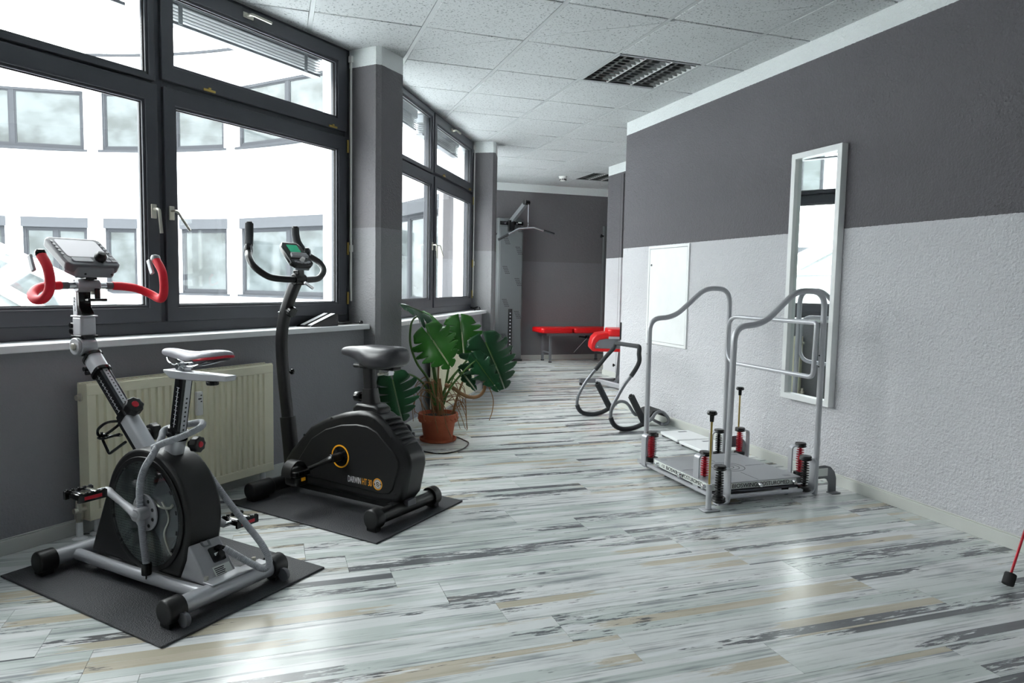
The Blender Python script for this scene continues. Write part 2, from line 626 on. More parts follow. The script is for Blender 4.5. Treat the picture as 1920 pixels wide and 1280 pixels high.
def clip(poly, px, py, nx, ny):
    """keep the side where (p - P).n >= 0"""
    out = []
    for i in range(len(poly)):
        a, b = poly[i - 1], poly[i]
        da = (a[0] - px) * nx + (a[1] - py) * ny
        db = (b[0] - px) * nx + (b[1] - py) * ny
        if (da >= 0) != (db >= 0):
            t = da / (da - db)
            out.append((a[0] + (b[0] - a[0]) * t, a[1] + (b[1] - a[1]) * t))
        if db >= 0:
            out.append(b)
    return out
def zones(off):                                   # convex pieces of the room plan along the window side
    zs = []
    for i, (h, a, b) in enumerate(MODS):
        cl = [(a.x + nr(h).x * off, a.y + nr(h).y * off, nr(h).x, nr(h).y)]
        zone_edges(cl, i, h, a, b)
        zs.append(cl)
    return zs
def zone_edges(cl, i, h, a, b):
    if i > 0:
        bi = hd((MODS[i - 1][0] + h) / 2)
        m = (MODS[i - 1][2] + a) / 2
        cl.append((m.x, m.y, bi.x, bi.y))
    if i < len(MODS) - 1:
        bi = hd((MODS[i + 1][0] + h) / 2)
        m = (b + MODS[i + 1][1]) / 2
        cl.append((m.x, m.y, -bi.x, -bi.y))
ZONES = zones(0.0)
def room_pieces(poly):
    res = []
    for cl in ZONES:
        q = poly
        for c in cl:
            q = clip(q, *c)
            if len(q) < 3:
                break
        if len(q) < 3:
            continue
        q = clip(clip(q, XW, 0, 1, 0), 0, YS, 0, 1)
        if len(q) < 3:
            continue
        for lo, hi, xm in ((YS, YR, XR), (YR, YR2, XR2), (YR2, YB, XE)):
            w = clip(clip(clip(q, 0, lo, 0, 1), 0, hi, 0, -1), xm, 0, -1, 0)
            if len(w) >= 3:
                ar = abs(sum(w[k - 1][0] * w[k][1] - w[k][0] * w[k - 1][1] for k in range(len(w)))) / 2
                if ar > 0.0015:
                    res.append(w)
    return res
def slab(name, z0, z1, m):
    """floor or roof slab that ends at the outer face of the window side"""
    b = MB()
    for cl in zones(-0.3):
        q = rect(-4.6, -3.0, 6.6, 10.2)
        for c in cl:
            q = clip(q, *c)
        b.pz(q, z0, z1)
    return struct(b.build(name, m))
# ---- floor: a dark screed and one object per laid plank
floor = slab('floor', -0.16, -0.012, 'floor_gap')
LL = left_line(-0.05)
def x_left(y):
    if y <= LL[0].y:
        return XW
    best = None
    for a, b in zip(LL, LL[1:]):
        if a.y <= y <= b.y and b.y > a.y:
            best = a.x + (b.x - a.x) * (y - a.y) / (b.y - a.y)
    return best if best is not None else LL[-1].x
PW, PL = 0.1815, 1.24
def plank_geo(bm, uvl, x0, x1, y0, ou, ov):
    g = 0.0007
    top = [(x0 + g, y0 + g, 0), (x1 - g, y0 + g, 0), (x1 - g, y0 + PW - g, 0), (x0 + g, y0 + PW - g, 0)]
    bot = [(x0 + 0.0002, y0 + 0.0002, -0.01), (x1 - 0.0002, y0 + 0.0002, -0.01), (x1 - 0.0002, y0 + PW - 0.0002, -0.01), (x0 + 0.0002, y0 + PW - 0.0002, -0.01)]
    T = [bm.verts.new(p) for p in top]
    B = [bm.verts.new(p) for p in bot]
    fs = [bm.faces.new(T)]
    for i in range(4):
        fs.append(bm.faces.new((B[i], B[(i + 1) % 4], T[(i + 1) % 4], T[i])))
    for f in fs:
        for lp in f.loops:
            lp[uvl].uv = (lp.vert.co.x - x0 + ou, lp.vert.co.y - y0 + ov)
far_bm = bmesh.new()
far_uv = far_bm.loops.layers.uv.new('UVMap')
n_planks = 0
row = 0
y = 1.767 - PW * 24
while y < YB + 0.05:
    xl = min(x_left(max(y, YS)), x_left(min(y + PW, YB))) - 0.1
    if y < LL[0].y < y + PW:
        xl = XW - 0.1
    xr = XR + 0.02 if y + PW * 0.5 < YR else (XR2 + 0.02 if y + PW * 0.5 < YR2 else XE + 0.02)
    x = xl - ((row * 0.437 + 0.31) % 1.0) * PL
    while x < xr:
        a, b = max(x, xl), min(x + PL, xr)
        if b - a > 0.02:
            ou, ov = random.randint(0, 400) * 1.0 + (a - x), random.randint(0, 700) * 0.1815
            near = 1.2 < y < 6.6 and b > -1.4 and n_planks < 290
            if near:
                bm = bmesh.new()
                uvl = bm.loops.layers.uv.new('UVMap')
                plank_geo(bm, uvl, a, b, y, ou, ov)
                me = bpy.data.meshes.new('plank')
                bm.to_mesh(me)
                bm.free()
                me.materials.append(M['floor'])
                o = bpy.data.objects.new('plank', me)
                COL.objects.link(o)
                o.parent = floor
                n_planks += 1
            else:
                plank_geo(far_bm, far_uv, a, b, y, ou, ov)
        x += PL
    y += PW
    row += 1
me = bpy.data.meshes.new('distant_planks')
far_bm.to_mesh(me)
far_bm.free()
me.materials.append(M['floor'])
o = bpy.data.objects.new('distant_planks', me)
COL.objects.link(o)
o.parent = floor
stuff(o)

# ---- ceiling: slab above, tiles, rails
ceiling = slab('ceiling', ZC + 0.06, ZC + 0.26, 'white_plastic')
TX0, TY0, TS = 1.471, 4.173, 0.625
LIGHT_CELLS = {(1, 0), (4, 7)}
rest = MB()
for j in range(-11, 10):
    for i in range(-9, 8):
        if (i, j) in LIGHT_CELLS:
            continue
        x0, y0 = TX0 + i * TS, TY0 + j * TS
        pcs = room_pieces(rect(x0 + 0.013, y0 + 0.005, x0 + TS - 0.013, y0 + TS - 0.005))
        if not pcs:
            continue
        near = j >= -4
        b = MB() if near else rest
        for w in pcs:
            b.pz(w, ZC, ZC + 0.02)
        if near:
            b.build('ceiling_tile', 'tile', ceiling, bevel=0.004, seg=1)
stuff(rest.build('ceiling_tiles_behind_camera', 'tile', ceiling))
for i in range(-9, 9):
    x0 = TX0 + i * TS
    b = MB()
    n = 0
    for w in room_pieces(rect(x0 - 0.012, YS, x0 + 0.012, YB)):
        b.pz(w, ZC + 0.002, ZC + 0.03)
        n += 1
    if n:
        b.build('ceiling_rail', 'ceil_metal', ceiling)
for j in range(-11, 10):
    y0 = TY0 + j * TS
    b = MB()
    n = 0
    for w in room_pieces(rect(XW, y0 - 0.012, XE, y0 + 0.012)):
        b.pz(w, ZC + 0.012, ZC + 0.034)
        n += 1
    if n:
        b.build('joint_shade_strip', 'gasket', ceiling)  # black strip behind the tile gaps, paints in the shadow line of the joint

# ---- solid walls
def wall(name, a, b, m='wall'):
    return struct(MB().b2(a, b).build(name, m))
wr = wall('wall_right', (XR, YS, 0), (XR + 0.9, YR, ZC + 0.06))
wall('wall_recess', (XR2, YR, 0), (XR2 + 0.35, YR2, ZC + 0.06))
wall('wall_back', (2.3, YB, 0), (XE + 0.2, YB + 0.2, ZC + 0.06), 'wall_back')
wall('wall_far_right', (XE, YR2 - 0.3, 0), (XE + 0.2, YB, ZC + 0.06), 'wall')
wall('wall_recess_side', (XR2 + 0.35, YR2 - 0.2, 0), (XE, YR2, ZC + 0.06), 'wall')
wall('wall_rear', (XW - 0.2, YS - 0.2, 0), (XR + 0.9, YS, ZC + 0.06), 'wall')
wall('wall_left_rear', (XW - 0.2, YS, 0), (XW, S0.y - 0.05, ZC + 0.06), 'wall')

# narrow door frame strip in the recess and its crack
dr = struct(empty('door_1', (XR2, 7.62, 0)))
MB().b2((-0.018, 0.0, 0.0), (0.01, 0.055, 2.44)).build('door_jamb', 'wall', dr, bevel=0.003)
MB().b2((-0.012, 0.062, 0.0), (0.01, 0.07, 2.44)).build('door_seal', 'gasket', dr)

# baseboards
def board(name, pts, h=0.066, t=0.014):
    b = MB()
    for a, c in zip(pts, pts[1:]):
        a, c = Vector(a), Vector(c)
        d = (c - a).normalized()
        n = Vector((-d.y, d.x))
        q = [a, c, c + n * t, a + n * t]
        b.pz([(v.x, v.y) for v in q], 0.0, h - 0.006)
        q2 = [a, c, c + n * (t * 0.5), a + n * (t * 0.5)]
        b.pz([(v.x, v.y) for v in q2], h - 0.006, h)
    return struct(b.build(name, 'baseboard', bevel=0.002, seg=1))
board('baseboard_right', [(XR, YS), (XR, YR)])
board('baseboard_recess', [(XR2, YR), (XR2, YR2)])
board('baseboard_back', [(XE, YB), (2.62, YB)])

# ---- window side: parapets, pillars, windows, sills
def xf(A, h):
    """local frame at the end of a window bay: x along the wall, y outwards"""
    return dict(loc=(A.x, A.y, 0), rz=R(90 - h))
PAR = 0.125                                      # parapet depth inside the window plane
def window_bay(k, h, a, b):
    L = (b - a).length
    f = xf(b, h)
    # parapet wall, plastered white outside
    w = struct(MB().b2((-L - 0.02, -PAR, 0), (0.02, 0.12, 0.80)).build('wall_window_%d' % k, 'wall_smooth'))
    w.location, w.rotation_euler = f['loc'], (0, 0, f['rz'])
    w2 = struct(MB().b2((-L - 0.02, 0.121, -0.6), (0.02, 0.30, 0.80)).build('wall_outer_%d' % k, 'stucco'))
    w2.location, w2.rotation_euler = f['loc'], (0, 0, f['rz'])
    w3 = struct(MB().b2((-L - 0.02, 0.0, ZC), (0.02, 0.30, 4.0)).build('wall_outer_%d' % (k + 10), 'stucco'))
    w3.location, w3.rotation_euler = f['loc'], (0, 0, f['rz'])
    W = struct(empty('window_%d' % k, f['loc'], f['rz']))
    mid = -L / 2
    F = MB()
    F.ring(rect(-L, 0.835, 0, ZC), rect(-L + 0.045, 0.893, -0.045, ZC - 0.022), lambda x, z: (x, 0, z), lambda x, z: (x, 0.07, z))
    F.b2((mid - 0.03, 0.002, 0.89), (mid + 0.03, 0.068, ZC - 0.02))
    F.b2((-L + 0.04, 0.004, 2.0), (-0.04, 0.066, 2.065))
    F.build('frame', 'anthracite', W, bevel=0.003)
    def sash(x0, x1, z0, z1, gx0, gx1, gz0, gz1, name='sash'):
        s = MB().ring(rect(x0, z0, x1, z1), rect(gx0 - 0.012, gz0 - 0.012, gx1 + 0.012, gz1 + 0.012),
                      lambda x, z: (x, -0.018, z), lambda x, z: (x, 0.05, z)).build(name, 'anthracite', W, bevel=0.004)
        MB().ring(rect(gx0 - 0.013, gz0 - 0.013, gx1 + 0.013, gz1 + 0.013), rect(gx0, gz0, gx1, gz1),
                  lambda x, z: (x, -0.008, z), lambda x, z: (x, 0.03, z)).build('glazing_bead', 'anthracite', s, bevel=0.002)
        MB().ring(rect(gx0, gz0, gx1, gz1), rect(gx0 + 0.005, gz0 + 0.005, gx1 - 0.005, gz1 - 0.005),
                  lambda x, z: (x, 0.006, z), lambda x, z: (x, 0.012, z)).build('gasket', 'gasket', s)
        MB().b2((gx0, 0.012, gz0), (gx1, 0.02, gz1)).build('pane', 'glass', s)
        return s
    sl = sash(-L + 0.04, mid - 0.012, 0.893, 2.028, -L + 0.115, mid - 0.085, 0.975, 1.935)
    sr = sash(mid + 0.022, -0.045, 0.893, 2.028, mid + 0.095, -0.125, 0.975, 1.935)
    ul = sash(-L + 0.04, mid - 0.02, 2.04, 2.562, -L + 0.09, mid - 0.062, 2.076, 2.505, 'fixed_light')
    ur = sash(mid + 0.014, -0.045, 2.058, 2.562, mid + 0.088, -0.13, 2.142, 2.47, 'hopper_sash')
    # lever handles either side of the mullion
    def handle(par, x, z, swing, dark=False):
        mm = 'nickel'
        MB().b2((x - 0.014, -0.026, z - 0.034), (x + 0.014, -0.017, z + 0.034)).build('handle_plate', mm, par, bevel=0.003)
        pts = fillet([(x, -0.02, z + 0.01), (x, -0.062, z + 0.01), (x + 0.11 * math.sin(swing), -0.066, z + 0.01 - 0.115 * math.cos(swing))], 0.014)
        MB().tube(pts, 0.0085, 8, flat=0.8).build('handle_lever', mm, par)
    handle(sl, mid - 0.045, 1.425, R(4))
    handle(sr, mid + 0.05, 1.425, R(38))
    # hopper handle: lies flat along the top rail
    hx = (mid - 0.05) / 2 - 0.12
    MB().b2((hx - 0.034, -0.026, 2.507), (hx + 0.034, -0.017, 2.535)).build('handle_plate', 'nickel', ur, bevel=0.003)
    MB().tube(fillet([(hx - 0.008, -0.02, 2.521), (hx - 0.008, -0.058, 2.521), (hx + 0.125, -0.06, 2.518)], 0.014), 0.008, 8).build('handle_lever', 'nickel', ur)
    for x in (mid + 0.28, -0.17):
        MB().b2((x - 0.035, -0.024, 2.062), (x + 0.035, -0.004, 2.074)).b2((x - 0.008, -0.028, 2.074), (x + 0.006, -0.012, 2.082)).build('latch', 'brass', W, bevel=0.002)
    for z in (1.0, 1.22 + 0.1, 1.97):
        MB().cyl((-0.036, -0.02, z - 0.04), (-0.036, -0.02, z + 0.04), 0.007, n=10).build('hinge', 'brass', W)
    b_ = MB().tube([(-0.008, -0.022, 0.98), (-0.008, -0.022, 2.52)], 0.007, 8)
    b_.b2((-0.02, -0.034, 1.30), (0.004, -0.01, 1.345)).b2((-0.02, -0.034, 2.5), (0.004, -0.01, 2.54))
    b_.build('opener_rod', 'white_plastic', W)
    # retracted outer blind
    for x0, x1 in ((-L + 0.09, mid - 0.06), (mid + 0.085, -0.12)):
        bl = MB().b2((x0, 0.115, 2.50), (x1, 0.20, 2.565)).build('blind_box', 'blind', W, bevel=0.003)
        for q in range(5):
            MB().box(((x0 + x1) / 2, 0.155, 2.494 - q * 0.017), (x1 - x0 - 0.02, 0.07, 0.004), Matrix.Rotation(0.12, 3, 'X')).build('slat', 'blind', bl)
        MB().b2((x0 + 0.01, 0.125, 2.395), (x1 - 0.01, 0.185, 2.41)).build('bottom_rail', 'silver_dark', bl)
        for q in (0.12, 0.88):
            xx = x0 + (x1 - x0) * q
            MB().b2((xx - 0.012, 0.118, 2.40), (xx + 0.012, 0.123, 2.5)).build('ladder_tape', 'blind', bl)
    # sill board and metal outer sill
    s = struct(MB().py([(-PAR - 0.055, 0.80), (0.0, 0.80), (0.0, 0.834), (-PAR - 0.055, 0.834)], 0, 1).build('trim_%d' % k, 'white_sill'))
    s.data.clear_geometry()
    bm = bmesh.new()
    me = MB().b2((-L - 0.015, -PAR - 0.052, 0.803), (0.0, 0.01, 0.834))
    bmesh.ops.recalc_face_normals(me.bm, faces=me.bm.faces[:])
    me.bm.to_mesh(s.data)
    me.bm.free(); bm.free()
    bv = s.modifiers.new('bevel', 'BEVEL'); bv.width = 0.004; bv.segments = 2
    s.location, s.rotation_euler = f['loc'], (0, 0, f['rz'])
    MB().box((-L / 2, 0.2, 0.815), (L, 0.27, 0.012), Matrix.Rotation(-0.08, 3, 'X')).build('outer_sill', 'ext_frame', W)
    # baseboard
    q = [Vector(b) + nr(h) * PAR, Vector(a) + nr(h) * PAR]
    board('baseboard_window_%d' % k, [q[0], q[1]])
    return W
for k, (h, a, b) in enumerate(MODS):
    window_bay(k + 1, h, a, b)

def pillar(name, p, hp, q, hq, depth=0.244, out=0.19):
    """pillar between the end p of one bay and the start q of the next"""
    a, b = p + nr(hp) * depth, q + nr(hq) * depth
    d = (b - a).normalized()
    c = 0.026
    ia, ib = a + (p - a).normalized() * c, b + (q - b).normalized() * c
    poly = [p, ia, a + d * c, b - d * c, ib, q]
    o_ = MB().pz([(v.x, v.y) for v in poly], 0, ZC + 0.05).build(name, 'pillar')
    struct(o_)
    c1, c2 = p - nr(hp) * 0.0, q - nr(hq) * 0.0
    po = [c1 + hd(hp) * -0.04, c2 + hd(hq) * 0.04, q - nr(hq) * out + hd(hq) * 0.04, p - nr(hp) * out - hd(hp) * 0.04]
    off = nr((hp + hq) / 2) * -0.075
    po = [po[0] + off, po[1] + off, po[2], po[3]]
    struct(MB().pz([(v.x, v.y) for v in po], -0.6, 4.0).build('wall_outer_pier', 'stucco'))
    bb = [b, a]
    board('baseboard_pillar', bb)
    return o_
for (h0, a0, b0), (h1, a1, b1) in zip(MODS, MODS[1:]):
    pillar('wall_pillar', b0, h0, a1, h1)



# ================================================================ COURTYARD
C0 = Vector((-6.96, 10.88))
RF = 9.54
def pol(r, a):
    return (C0.x + r * math.cos(R(a)), C0.y + r * math.sin(R(a)))
bld = thing('building', 'white curved courtyard facade across the yard with two rows of grey framed windows', 'building')
LOW = [(85.0, 94.6, 1), (73.8, 82.8, 1), (66.4, 71.3, 0), (51.4, 59.4, 0), (31.0, 49.0, 1), (3.0, 21.0, 1), (97, 106, 1), (108.5, 117.5, 1), (120, 129, 1), (131.5, 140.5, 1)]
UPP = [(73.9, 94.0, 1), (62.3, 71.4, 0), (51.7, 60.2, 0), (31.0, 49.2, 1), (3.0, 21.0, 1), (97, 106, 1), (108.5, 117.5, 1), (120, 129, 1), (131.5, 140.5, 1)]
AMIN, AMAX = -1.0, 150.0
def band(b, a0, a1, z0, z1, r0=RF, r1=RF + 0.3, step=2.0):
    n = max(1, int(round((a1 - a0) / step)))
    for i in range(n):
        p, q = a0 + (a1 - a0) * i / n, a0 + (a1 - a0) * (i + 1) / n
        b.pz([pol(r0, p), pol(r0, q), pol(r1, q), pol(r1, p)], z0, z1)
fw_ = MB()
for z0, z1 in ((-0.6, 0.72), (2.55, 4.15), (5.6, 6.42)):
    band(fw_, AMIN, AMAX, z0, z1)
for rows, z0, z1 in ((LOW, 0.72, 2.55), (UPP, 4.15, 5.6)):
    e = AMIN
    for a0, a1, m in sorted(rows) + [(AMAX, AMAX, 0)]:
        if a0 > e:
            band(fw_, e, a0, z0, z1)
        e = a1
fw_.build('wall', 'stucco', bld)
cp = MB()
band(cp, AMIN, AMAX, 6.42, 6.47, RF - 0.06, RF + 0.4)
cp.build('coping', 'ext_frame', bld)
def far_window(a0, a1, mull, z0, z1, box):
    P, Q = Vector(pol(RF + 0.02, a0)), Vector(pol(RF + 0.02, a1))
    d = (Q - P).normalized()
    o = Vector((d.y, -d.x))                       # outwards from the yard
    if o.dot((P + Q) / 2 - C0) < 0:
        o = -o
    L = (Q - P).length
    def f(dep):
        return lambda u, z: (P.x + d.x * u + o.x * dep, P.y + d.y * u + o.y * dep, z)
    zt = z1 - (0.24 if box else 0.0)
    fr = MB()
    t = 0.075
    fr.ring(rect(0, z0, L, zt), rect(t, z0 + t, L - t, zt - t * 0.8), f(0.04), f(0.12))
    mids = [L / 2] if mull else []
    if L > 2.2 and mull:
        mids = [L * 0.47]
    for m in mids:
        fr.prism(rect(m - 0.055, z0 + 0.02, m + 0.055, zt - 0.02), f(0.045), f(0.115))
    w = fr.build('window', 'ext_frame', bld)
    e = [t] + [x for m in mids for x in (m - 0.055, m + 0.055)] + [L - t]
    for k in range(0, len(e), 2):
        MB().prism(rect(e[k], z0 + t, e[k + 1], zt - t * 0.8), f(0.07), f(0.09)).build('pane', 'far_pane', w)
        MB().ring(rect(e[k], z0 + t, e[k + 1], zt - t * 0.8), rect(e[k] + 0.03, z0 + t + 0.03, e[k + 1] - 0.03, zt - t * 0.8 - 0.03), f(0.055), f(0.075)).build('sash', 'ext_frame', w)
    MB().prism(rect(-0.07, z0 - 0.05, L + 0.07, z0), f(-0.06), f(0.10)).build('window_sill', 'ext_frame', w)
    if box:
        MB().prism(rect(-0.02, zt, L + 0.02, z1), f(-0.03), f(0.12)).build('shutter_box', 'shutter', w)
for a0, a1, m in LOW:
    far_window(a0, a1, m, 0.76, 2.55, True)
for a0, a1, m in UPP:
    far_window(a0, a1, m, 4.2, 5.6, False)
# flat roof of the yard and the glazed tent roof in its middle
yr = MB().pz([pol(RF + 0.05, a) for a in range(0, 360, 6)], -0.75, -0.6).build('courtyard_roof', 'roof_white')
tag(yr, 'pale flat roof covering the bottom of the courtyard', 'roof')
sk = thing('glass_roof', 'low glazed tent roof on a white curb in the courtyard', 'skylight', (C0.x, C0.y, -0.6))
NS = 12
RB, RT, ZB, ZT = 5.1, 0.5, 1.22, 3.6
def sp(r, k, z, off=7.0):
    a = R(off + 360 * k / NS)
    return Vector((r * math.cos(a), r * math.sin(a), z))
cb = MB()
for k in range(NS):
    a, b_, c, d = sp(RB + 0.1, k, 0), sp(RB + 0.1, k + 1, 0), sp(RB - 0.15, k + 1, 0), sp(RB - 0.15, k, 0)
    cb.pz([(v.x, v.y) for v in (a, b_, c, d)], 0, ZB)
cb.build('curb', 'white', sk)
for k in range(NS):
    MB().prism(rect(0, 0, 1, 1), lambda u, v, k=k: tuple(sp(RB + (RT - RB) * v, k, ZB + (ZT - ZB) * v).lerp(sp(RB + (RT - RB) * v, k + 1, ZB + (ZT - ZB) * v), u)),
               lambda u, v, k=k: tuple(sp(RB + (RT - RB) * v, k, ZB - 0.03 + (ZT - ZB) * v).lerp(sp(RB + (RT - RB) * v, k + 1, ZB - 0.03 + (ZT - ZB) * v), u))).build('pane', 'far_pane', sk)
    MB().tube([sp(RB + 0.05, k, ZB + 0.02), sp(RT, k, ZT + 0.04)], 0.07, 6).build('rafter', 'white', sk)
    for v in (0.0, 0.33, 0.66):
        r, z = RB + (RT - RB) * v, ZB + (ZT - ZB) * v + 0.03
        MB().tube([sp(r, k, z), sp(r, k + 1, z)], 0.05, 6).build('purlin', 'white', sk)
# ================================================================ FIXTURES OF THE ROOM
# ---- recessed louvre lamps (unlit)
def louvre_lamp(i, j, label):
    x0, y0 = TX0 + i * TS + 0.014, TY0 + j * TS + 0.014
    w = TS - 0.028
    t = thing('ceiling_light', label, 'ceiling light', (x0, y0, ZC), 0, 'recessed louvre lamps')
    h = MB()
    h.b2((0, 0, 0.055), (w, w, 0.059))
    for a, b in (((0, 0), (w, 0.004)), ((0, w - 0.004), (w, w)), ((0, 0), (0.004, w)), ((w - 0.004, 0), (w, w))):
        h.b2((*a, 0.0), (*b, 0.055))
    h.build('housing', 'louvre_dark', t)
    MB().ring(rect(-0.004, -0.004, w + 0.004, w + 0.004), rect(0.008, 0.008, w - 0.008, w - 0.008), lambda x, y: (x, y, -0.001), lambda x, y: (x, y, 0.004)).build('rim', 'ceil_metal', t)
    tw = (w - 0.016) / 3
    lam = None
    for k in range(3):
        a = 0.008 + tw * k
        # parabolic side mirrors of the trough
        for s in (0, 1):
            prof = [(0.0, 0.0), (0.004, 0.018), (0.013, 0.034), (0.026, 0.047), (0.028, 0.045), (0.016, 0.031), (0.007, 0.016), (0.003, 0.0)]
            pr = [(a + p[0] if s == 0 else a + tw - p[0], p[1]) for p in prof]
            MB().prism(pr, lambda x, z: (x, 0.008, z), lambda x, z: (x, w - 0.008, z)).build('side_mirror', 'reflector', t)
        MB().cyl((a + tw / 2, 0.02, 0.043), (a + tw / 2, w - 0.02, 0.043), 0.008, n=8).build('tube', 'tube_glass', t)
        for q in range(10):
            yy = 0.008 + (w - 0.016) * (q + 0.5) / 10
            if lam is None:
                # curved cross blade: deeper at the sides than in the middle
                pr = [(0.002, 0.0), (tw * 0.3, 0.006), (tw * 0.7, 0.006), (tw - 0.002, 0.0), (tw - 0.010, 0.026), (tw * 0.7, 0.034), (tw * 0.3, 0.034), (0.010, 0.026)]
                b = MB()
                b.prism(pr, lambda x, z: (x, -0.006 + z * 0.15, z), lambda x, z: (x, 0.006 - z * 0.15, z))
                lam = b.build('lamella', 'louvre', t)
                lam.location = (a, yy, 0.001)
            else:
                c = lam.copy()
                COL.objects.link(c)
                c.parent = t
                c.location = (a, yy, 0.001)
    return t
louvre_lamp(1, 0, 'square louvre lamp in the ceiling nearest the mirror wall')
louvre_lamp(4, 7, 'distant louvre lamp in the ceiling near the back wall')

sd = thing('smoke_detector', 'round white smoke detector under the far ceiling', 'smoke detector', (3.74, 9.0, ZC))
MB().lathe([(0, 0), (0.055, 0), (0.055, -0.012), (0.048, -0.018), (0.0, -0.018)], 24).build('base', 'white_plastic', sd)
MB().lathe([(0, -0.016), (0.046, -0.018), (0.044, -0.05), (0.03, -0.062), (0.0, -0.064)], 24).build('cover', 'white_plastic', sd)
for k in range(12):
    a = 2 * PI * k / 12
    MB().box((0.0445 * math.cos(a), 0.0445 * math.sin(a), -0.045), (0.006, 0.012, 0.02), Matrix.Rotation(a, 3, 'Z')).build('slot', 'gasket', sd)

# ---- radiators under the windows
def radiator(A, h, x0, x1, label, meter=None):
    f = xf(A, h)
    t = thing('radiator', label, 'radiator', (A.x, A.y, 0), R(90 - h))
    z0, z1, yb, yf = 0.075, 0.655, -0.165, -0.235
    pts = []
    n = int((x1 - x0 - 0.07) / 0.0333)
    st = (x1 - x0 - 0.07) / n
    for k in range(n):
        u = x0 + 0.035 + k * st
        pts += [(u, yf + 0.009), (u + st * 0.18, yf + 0.009), (u + st * 0.34, yf), (u + st * 0.84, yf)]
    b = MB()
    poly = [(x0 + 0.001, yf), (x0 + 0.034, yf)] + pts + [(x1 - 0.034, yf), (x1 - 0.001, yf), (x1 - 0.001, yf + 0.03), (x0 + 0.001, yf + 0.03)]
    b.pz(poly, z0 + 0.045, z1 - 0.045)
    b.build('front_panel', 'cream', t)
    MB().b2((x0, yf - 0.001, z0), (x1, yf + 0.03, z0 + 0.046)).build('seam', 'cream', t, bevel=0.004)
    MB().b2((x0, yf - 0.001, z1 - 0.046), (x1, yf + 0.03, z1)).build('seam', 'cream', t, bevel=0.004)
    MB().b2((x0 + 0.004, yb - 0.02, z0 + 0.01), (x1 - 0.004, yb, z1 - 0.01)).build('rear_panel', 'cream', t, bevel=0.003)
    for x in (x0, x1):
        MB().b2((x - 0.001, yf, z0), (x + 0.001, yb, z1)).build('side_plate', 'cream', t)
    g = MB()
    g.b2((x0, yf + 0.004, z1 - 0.004), (x1, yf + 0.014, z1 + 0.006)).b2((x0, yb - 0.012, z1 - 0.004), (x1, yb, z1 + 0.006))
    q = x0 + 0.01
    while q < x1:
        g.b2((q, yf + 0.012, z1 - 0.002), (q + 0.006, yb - 0.01, z1 + 0.004))
        q += 0.022
    g.build('top_grille', 'cream', t)
    for x in (x0 + 0.05, x1 - 0.045):
        MB().lathe([(0, 0), (0.032, 0), (0.032, 0.006), (0.016, 0.012), (0.014, 0.085), (0, 0.085)], 18, Matrix.Translation((x, (yb + yf) / 2, 0))).build('foot', 'white', t)
    for x, y in ((x0 + 0.09, yb), (x1 - 0.09, yb)):
        MB().b2((x - 0.015, y - 0.01, 0.3), (x + 0.015, -PAR - 0.003, 0.34)).build('bracket', 'cream', t)
    # bleed plug and valve at the near end
    MB().lathe([(0, 0), (0.017, 0), (0.017, 0.006), (0.012, 0.01), (0.012, 0.02), (0, 0.02)], 14,
               axes((x0, (yb + yf) / 2 + 0.012, z1 - 0.055), (0, 1, 0), (0, 0, 1), (-1, 0, 0))).build('bleed_plug', 'nickel', t)
    v = MB().cyl((x0 - 0.028, (yb + yf) / 2, 0.075), (x0 - 0.028, (yb + yf) / 2, 0.165), 0.013)
    v.cyl((x0 - 0.05, (yb + yf) / 2, 0.125), (x0 + 0.01, (yb + yf) / 2, 0.125), 0.012)
    v.cyl((x0 - 0.028, (yb + yf) / 2, 0.09), (x0 - 0.028, (yb + yf) / 2, 0.115), 0.018, n=6)
    v.build('valve', 'nickel', t)
    MB().lathe([(0, 0), (0.03, 0), (0.03, 0.004), (0.014, 0.012), (0.0125, 0.085), (0, 0.085)], 18, Matrix.Translation((x0 - 0.028, (yb + yf) / 2, 0))).build('supply_pipe', 'white', t)
    if meter:
        mx = MB().b2((meter - 0.016, yf - 0.022, 0.45), (meter + 0.016, yf - 0.001, 0.565)).build('heat_meter', 'white_plastic', t, bevel=0.003)
        MB().b2((meter - 0.011, yf - 0.0235, 0.528), (meter + 0.006, yf - 0.0215, 0.534)).build('display', 'gasket', mx)
        for q in (0.545, 0.515):
            MB().b2((meter + 0.002, yf - 0.0235, q), (meter + 0.009, yf - 0.0215, q + 0.005)).build('dot', 'gasket', mx)
        MB().b2((meter - 0.012, yf - 0.012, 0.425), (meter + 0.012, yf - 0.001, 0.45)).build('bracket', 'cream', mx)
    return t
radiator(A1, 47.6, -1.86, -0.865, 'cream ribbed radiator under the first window behind the two bikes', -1.335)
radiator(A2, 30.2, -1.86, -0.72, 'cream ribbed radiator behind the potted plant under the second window')

